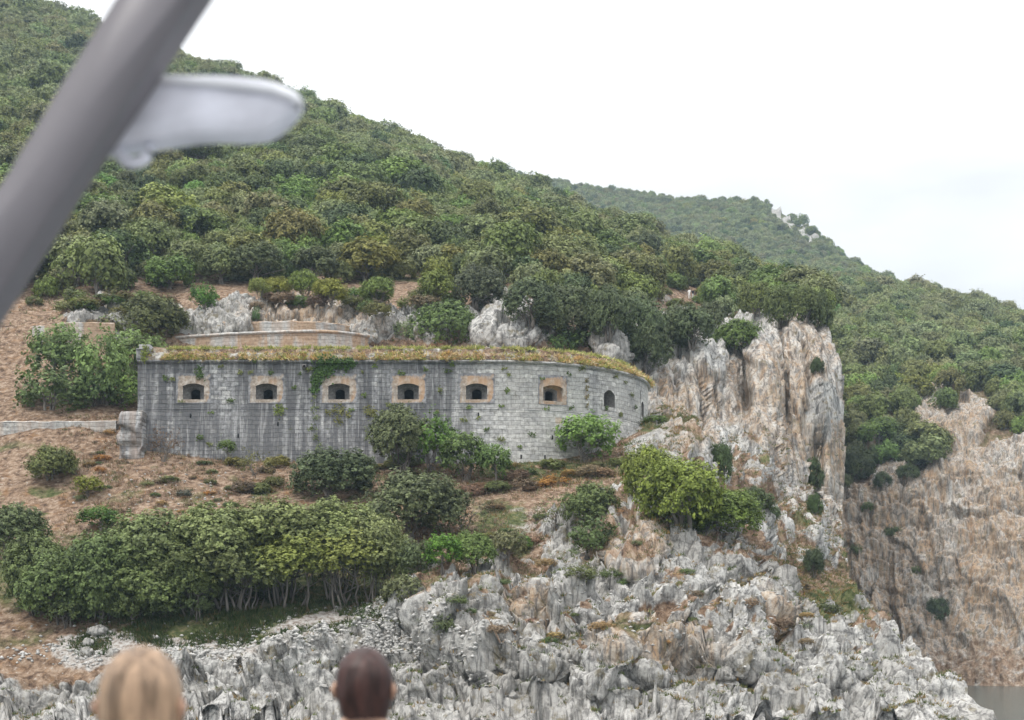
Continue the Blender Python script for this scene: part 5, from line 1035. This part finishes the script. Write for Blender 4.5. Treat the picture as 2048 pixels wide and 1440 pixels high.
def person(loc, H, rz, top, bottom, hair, label, arms='down', hairlen=.12, legs=True):
    """H standing height, z up from the feet"""
    k = H / 1.7; root = empty('person', loc, rz); tag(root, label, 'person')
    J = [(0, 0, .93), (0, 0, 1.12), (0, .0, 1.36), (0, -.01, 1.47), (0, -.015, 1.55), (0, -.02, 1.64)]; r = [(.15, .11), (.135, .10), (.15, .10), (.055, .055), (.075, .085), (.065, .08)]
    E = [(0, 1), (1, 2), (2, 3), (3, 4), (4, 5)]
    for s in (-1, 1):
        b_ = len(J); J += [(s * .17, 0, 1.37), (s * .24, .03, 1.10), (s * (.22 if arms == 'down' else .10), -.10 if arms == 'down' else -.24, .86 if arms == 'down' else 1.08), (s * (.22 if arms == 'down' else .06), -.13 if arms == 'down' else -.28, .78 if arms == 'down' else 1.14)]
        r += [.062, .045, .032, .034]; E += [(2, b_), (b_, b_ + 1), (b_ + 1, b_ + 2), (b_ + 2, b_ + 3)]
        for f_ in range(4):
            c_ = len(J); hx, hy, hz = J[b_ + 3]; J += [(hx + s * (.012 - .0) * 0 + (f_ - 1.5) * .014, hy - .012, hz - .05), (hx + (f_ - 1.5) * .013, hy - .028, hz - .09 + abs(f_ - 1.2) * .006)]; r += [.009, .008]; E += [(b_ + 3, c_), (c_, c_ + 1)]
        c_ = len(J); hx, hy, hz = J[b_ + 3]; J += [(hx - s * .03, hy - .03, hz - .025), (hx - s * .035, hy - .045, hz - .05)]; r += [.011, .009]; E += [(b_ + 3, c_), (c_, c_ + 1)]
        c_ = len(J); J += [(s * .10, 0, .88), (s * .11, -.02, .50), (s * .11, .02, .10), (s * .12, -.12, .03)]; r += [.10, .065, .042, .038]; E += [(0, c_), (c_, c_ + 1), (c_ + 1, c_ + 2), (c_ + 2, c_ + 3)]
    def cls(c):
        z = c.z / k
        if z > 1.42: return 0
        if z > .93: return 1 if (abs(c.x) / k < .2 or z > 1.15) else 0
        if abs(c.x) / k > .17 and z > .6: return 0
        return 2 if z > .09 else 3
    bm_ = skinned('body', [tuple(v * k for v in p) for p in J], E, [tuple(v * k for v in q) if isinstance(q, tuple) else q * k for q in r], [SKIN, top, bottom, flat_mat('shoe', (.06, .05, .05))], cls)
    link('body', bm_, root)
    # hair: shell over the back and top of the head, face side (-Y) free
    mb = MB(); tt, pp = np.meshgrid(np.linspace(0, 2 * np.pi, 40, endpoint=False), np.linspace(.02, 2.3, 20)); D_ = np.stack([np.sin(pp) * np.cos(tt), np.sin(pp) * np.sin(tt), np.cos(pp)], -1)
    q = D_.reshape(-1, 3); front = np.clip(-D_[..., 1] - .15, 0, 1) * np.clip(.75 - D_[..., 2], 0, 1); d = 1 + perlin(q * np.array([9, 9, 2.2]), 5).reshape(pp.shape) * .10 - front * .55
    Dz = D_.copy(); Dz[..., 2] = np.where(Dz[..., 2] < 0, Dz[..., 2] * (1 + hairlen * 9), Dz[..., 2])
    mb.grid((Dz * d[..., None] * np.array([.087, .103, .105]) + np.array([0, -.012, 1.60])) * k, closed=True); link('hair', mb.data('hair', hair, smooth=True), root)
    # face features: nose and ears
    mb = MB(); mb.tube([(0, -.105 * k, 1.60 * k), (0, -.125 * k, 1.565 * k), (0, -.105 * k, 1.555 * k)], [.008 * k, .014 * k, .010 * k]); 
    for s in (-1, 1): mb.tube([(s * .083 * k, 0, 1.60 * k), (s * .092 * k, .012 * k, 1.58 * k), (s * .083 * k, 0, 1.55 * k)], [.006 * k, .010 * k, .006 * k])
    link('face', mb.data('face', SKIN, smooth=True), root)
    return root
WHITE = flat_mat('white_cotton', (.78, .77, .76), var=.05); BLACKC = flat_mat('black_cloth', (.03, .03, .035), var=.2); BLUEC = flat_mat('blue_cloth', (.10, .14, .22), var=.1); REDC = flat_mat('maroon_cloth', (.16, .03, .03), var=.1)
def hair_mat(name, c):
    m, n, b = new_mat(name, .5, .4); g = NG(n); g.L(g.ramp(g.noise(45, g.coord((1, 1, .08)), 5, .7), (.38, tuple(v * .4 for v in c)), (.62, tuple(v * 1.25 for v in c))), b.inputs['Base Color']); return m
BLOND = hair_mat('fair_hair', (.42, .28, .18)); BRUN = hair_mat('dark_hair', (.05, .02, .016))
pa = ground(1378.5, 599); person(pa, 1.62, 2.6, WHITE, WHITE, BRUN, 'dark haired person in white clothes standing on the cliff top, left of a companion', arms='bent')
pb = ground(1385.8, 599.5); person(pb, 1.60, -2.7, BLACKC, WHITE, BLOND, 'fair haired person in a black top and white trousers on the cliff top')
# boat: deck, stanchion and canopy bracket, close to the camera
DZ = ZC - 1.62
bm_root = empty('tour_boat', (0, 0, 0)); tag(bm_root, 'tour boat whose blurred grey post and pale bracket cross the top left corner', 'boat')
M_BOAT = flat_mat('boat_white_paint', (.74, .74, .82), .6, .3, .22); M_POST = flat_mat('boat_grey_paint', (.17, .16, .175), .45, .4, .06); M_DECK = flat_mat('deck_planks', (.30, .30, .30), .8, .2, .1); M_TRIM = flat_mat('boat_bright_trim', (.86, .86, .90), .3, .5, .03)
mb = MB(); n_ = 24; t = np.linspace(0, 1, n_); hw = 2.6 * np.sin(np.pi * np.clip(.25 + t * .75, 0, 1)) ** .5; yy = -12 + t * 20; rows = []
for zf, sc_ in ((DZ + .12, 1.0), (DZ - .6, 1.0), (1.2, .92), (-.6, .6)):
    rows.append(np.concatenate([np.stack([-hw * sc_, yy, np.full(n_, zf)], 1), np.stack([hw[::-1] * sc_, yy[::-1], np.full(n_, zf)], 1)]))
mb.grid(np.stack(rows), closed=True); mb.build('hull', M_BOAT, bm_root)
mb = MB(); mb.grid(np.stack([np.stack([-hw * .99, yy, np.full(n_, DZ)], 1), np.stack([hw * .99, yy, np.full(n_, DZ)], 1)])); mb.build('deck', M_DECK, bm_root)
def plate(name, poly, Y, th, mat, parent, bev=.012, n_soft=6):
    P = np.array([at(a, b_, Y) for a, b_ in poly]); c = P.mean(0); n = len(P); rings = []
    for dy, s_ in ((-th / 2, -bev), (-th / 2 + bev, 0), (th / 2 - bev, 0), (th / 2, -bev)):
        d = P - c; L = np.linalg.norm(d, axis=1)[:, None]; rings.append(c + d * (1 + s_ / L) + np.array([0, dy, 0]))
    mb = MB(); mb.add(np.repeat(rings[0].mean(0)[None], n, 0)); mb = MB(); R_ = [np.repeat(rings[0].mean(0)[None], n, 0)] + rings + [np.repeat(rings[-1].mean(0)[None], n, 0)]; mb.grid(np.stack(R_), closed=True)
    return mb.build(name, mat, parent)
def rnd(poly, k=3):
    P = np.array(poly, float)
    for _ in range(k): P = np.stack([P * .75 + np.roll(P, -1, 0) * .25, P * .25 + np.roll(P, -1, 0) * .75], 1).reshape(-1, 2)
    return P
plate('post', [(520, -180), (443, -60), (300, 162), (160, 374), (14, 600), (-150, 850), (-290, 850), (-126, 600), (20, 374), (148, 162), (291, -60), (368, -180)], 3.0, .10, M_POST, bm_root)
bp = plate('canopy_bracket', rnd([(180, 164), (330, 163), (470, 164), (545, 172), (598, 194), (604, 208), (588, 235), (545, 272), (505, 279), (410, 276), (330, 288), (215, 304), (120, 310)], 1), 3.1, .09, M_BOAT, bm_root)
mb = MB(); mb.tube([at(a, b_, 3.05) for a, b_ in ((300, 160), (380, 162), (470, 168), (545, 178), (585, 192), (600, 206), (592, 222))], [.006, .008, .010, .010, .010, .010, .006], 8); mb.build('edge_trim', M_TRIM, bp, smooth=True)
mb = MB(); a = np.linspace(0, np.pi, 12); mb.tube([at(268 - 34 * math.cos(v), 292 + 34 * math.sin(v), 3.08) for v in a], .0115, 8); mb.tube([at(236, 292, 3.08), at(236, 306, 3.08)], .012, 8); mb.build('ring', M_BOAT, bp, smooth=True)
person((-.787, 3.3, ZC - .008 - 1.72), 1.72, math.pi, BLUEC, BLACKC, BLOND, 'fair haired person seen from behind at the bottom edge, near the left', hairlen=.1)
person((-.455, 4.8, ZC - .012 - 1.74), 1.74, math.pi, REDC, BLACKC, BRUN, 'dark haired person seen from behind at the bottom edge, right of the fair haired one', hairlen=.06)

# ---------------------------------------------------------------- haze
HZ = 0.00022
if HZ:
    m = bpy.data.materials.new('haze_air'); m.use_nodes = True; n = m.node_tree; n.nodes.clear(); v = n.nodes.new('ShaderNodeVolumePrincipled'); v.inputs['Density'].default_value = HZ; v.inputs['Color'].default_value = (.62, .82, 1, 1)
    oo = n.nodes.new('ShaderNodeOutputMaterial'); n.links.new(v.outputs[0], oo.inputs['Volume'])
    mb = MB(); mb.box((0, 1750, 174), (3000, 2250, 180)); o = mb.build('haze', m); tag(o, 'faint bluish haze in front of the far mountain', 'haze', kind='stuff')
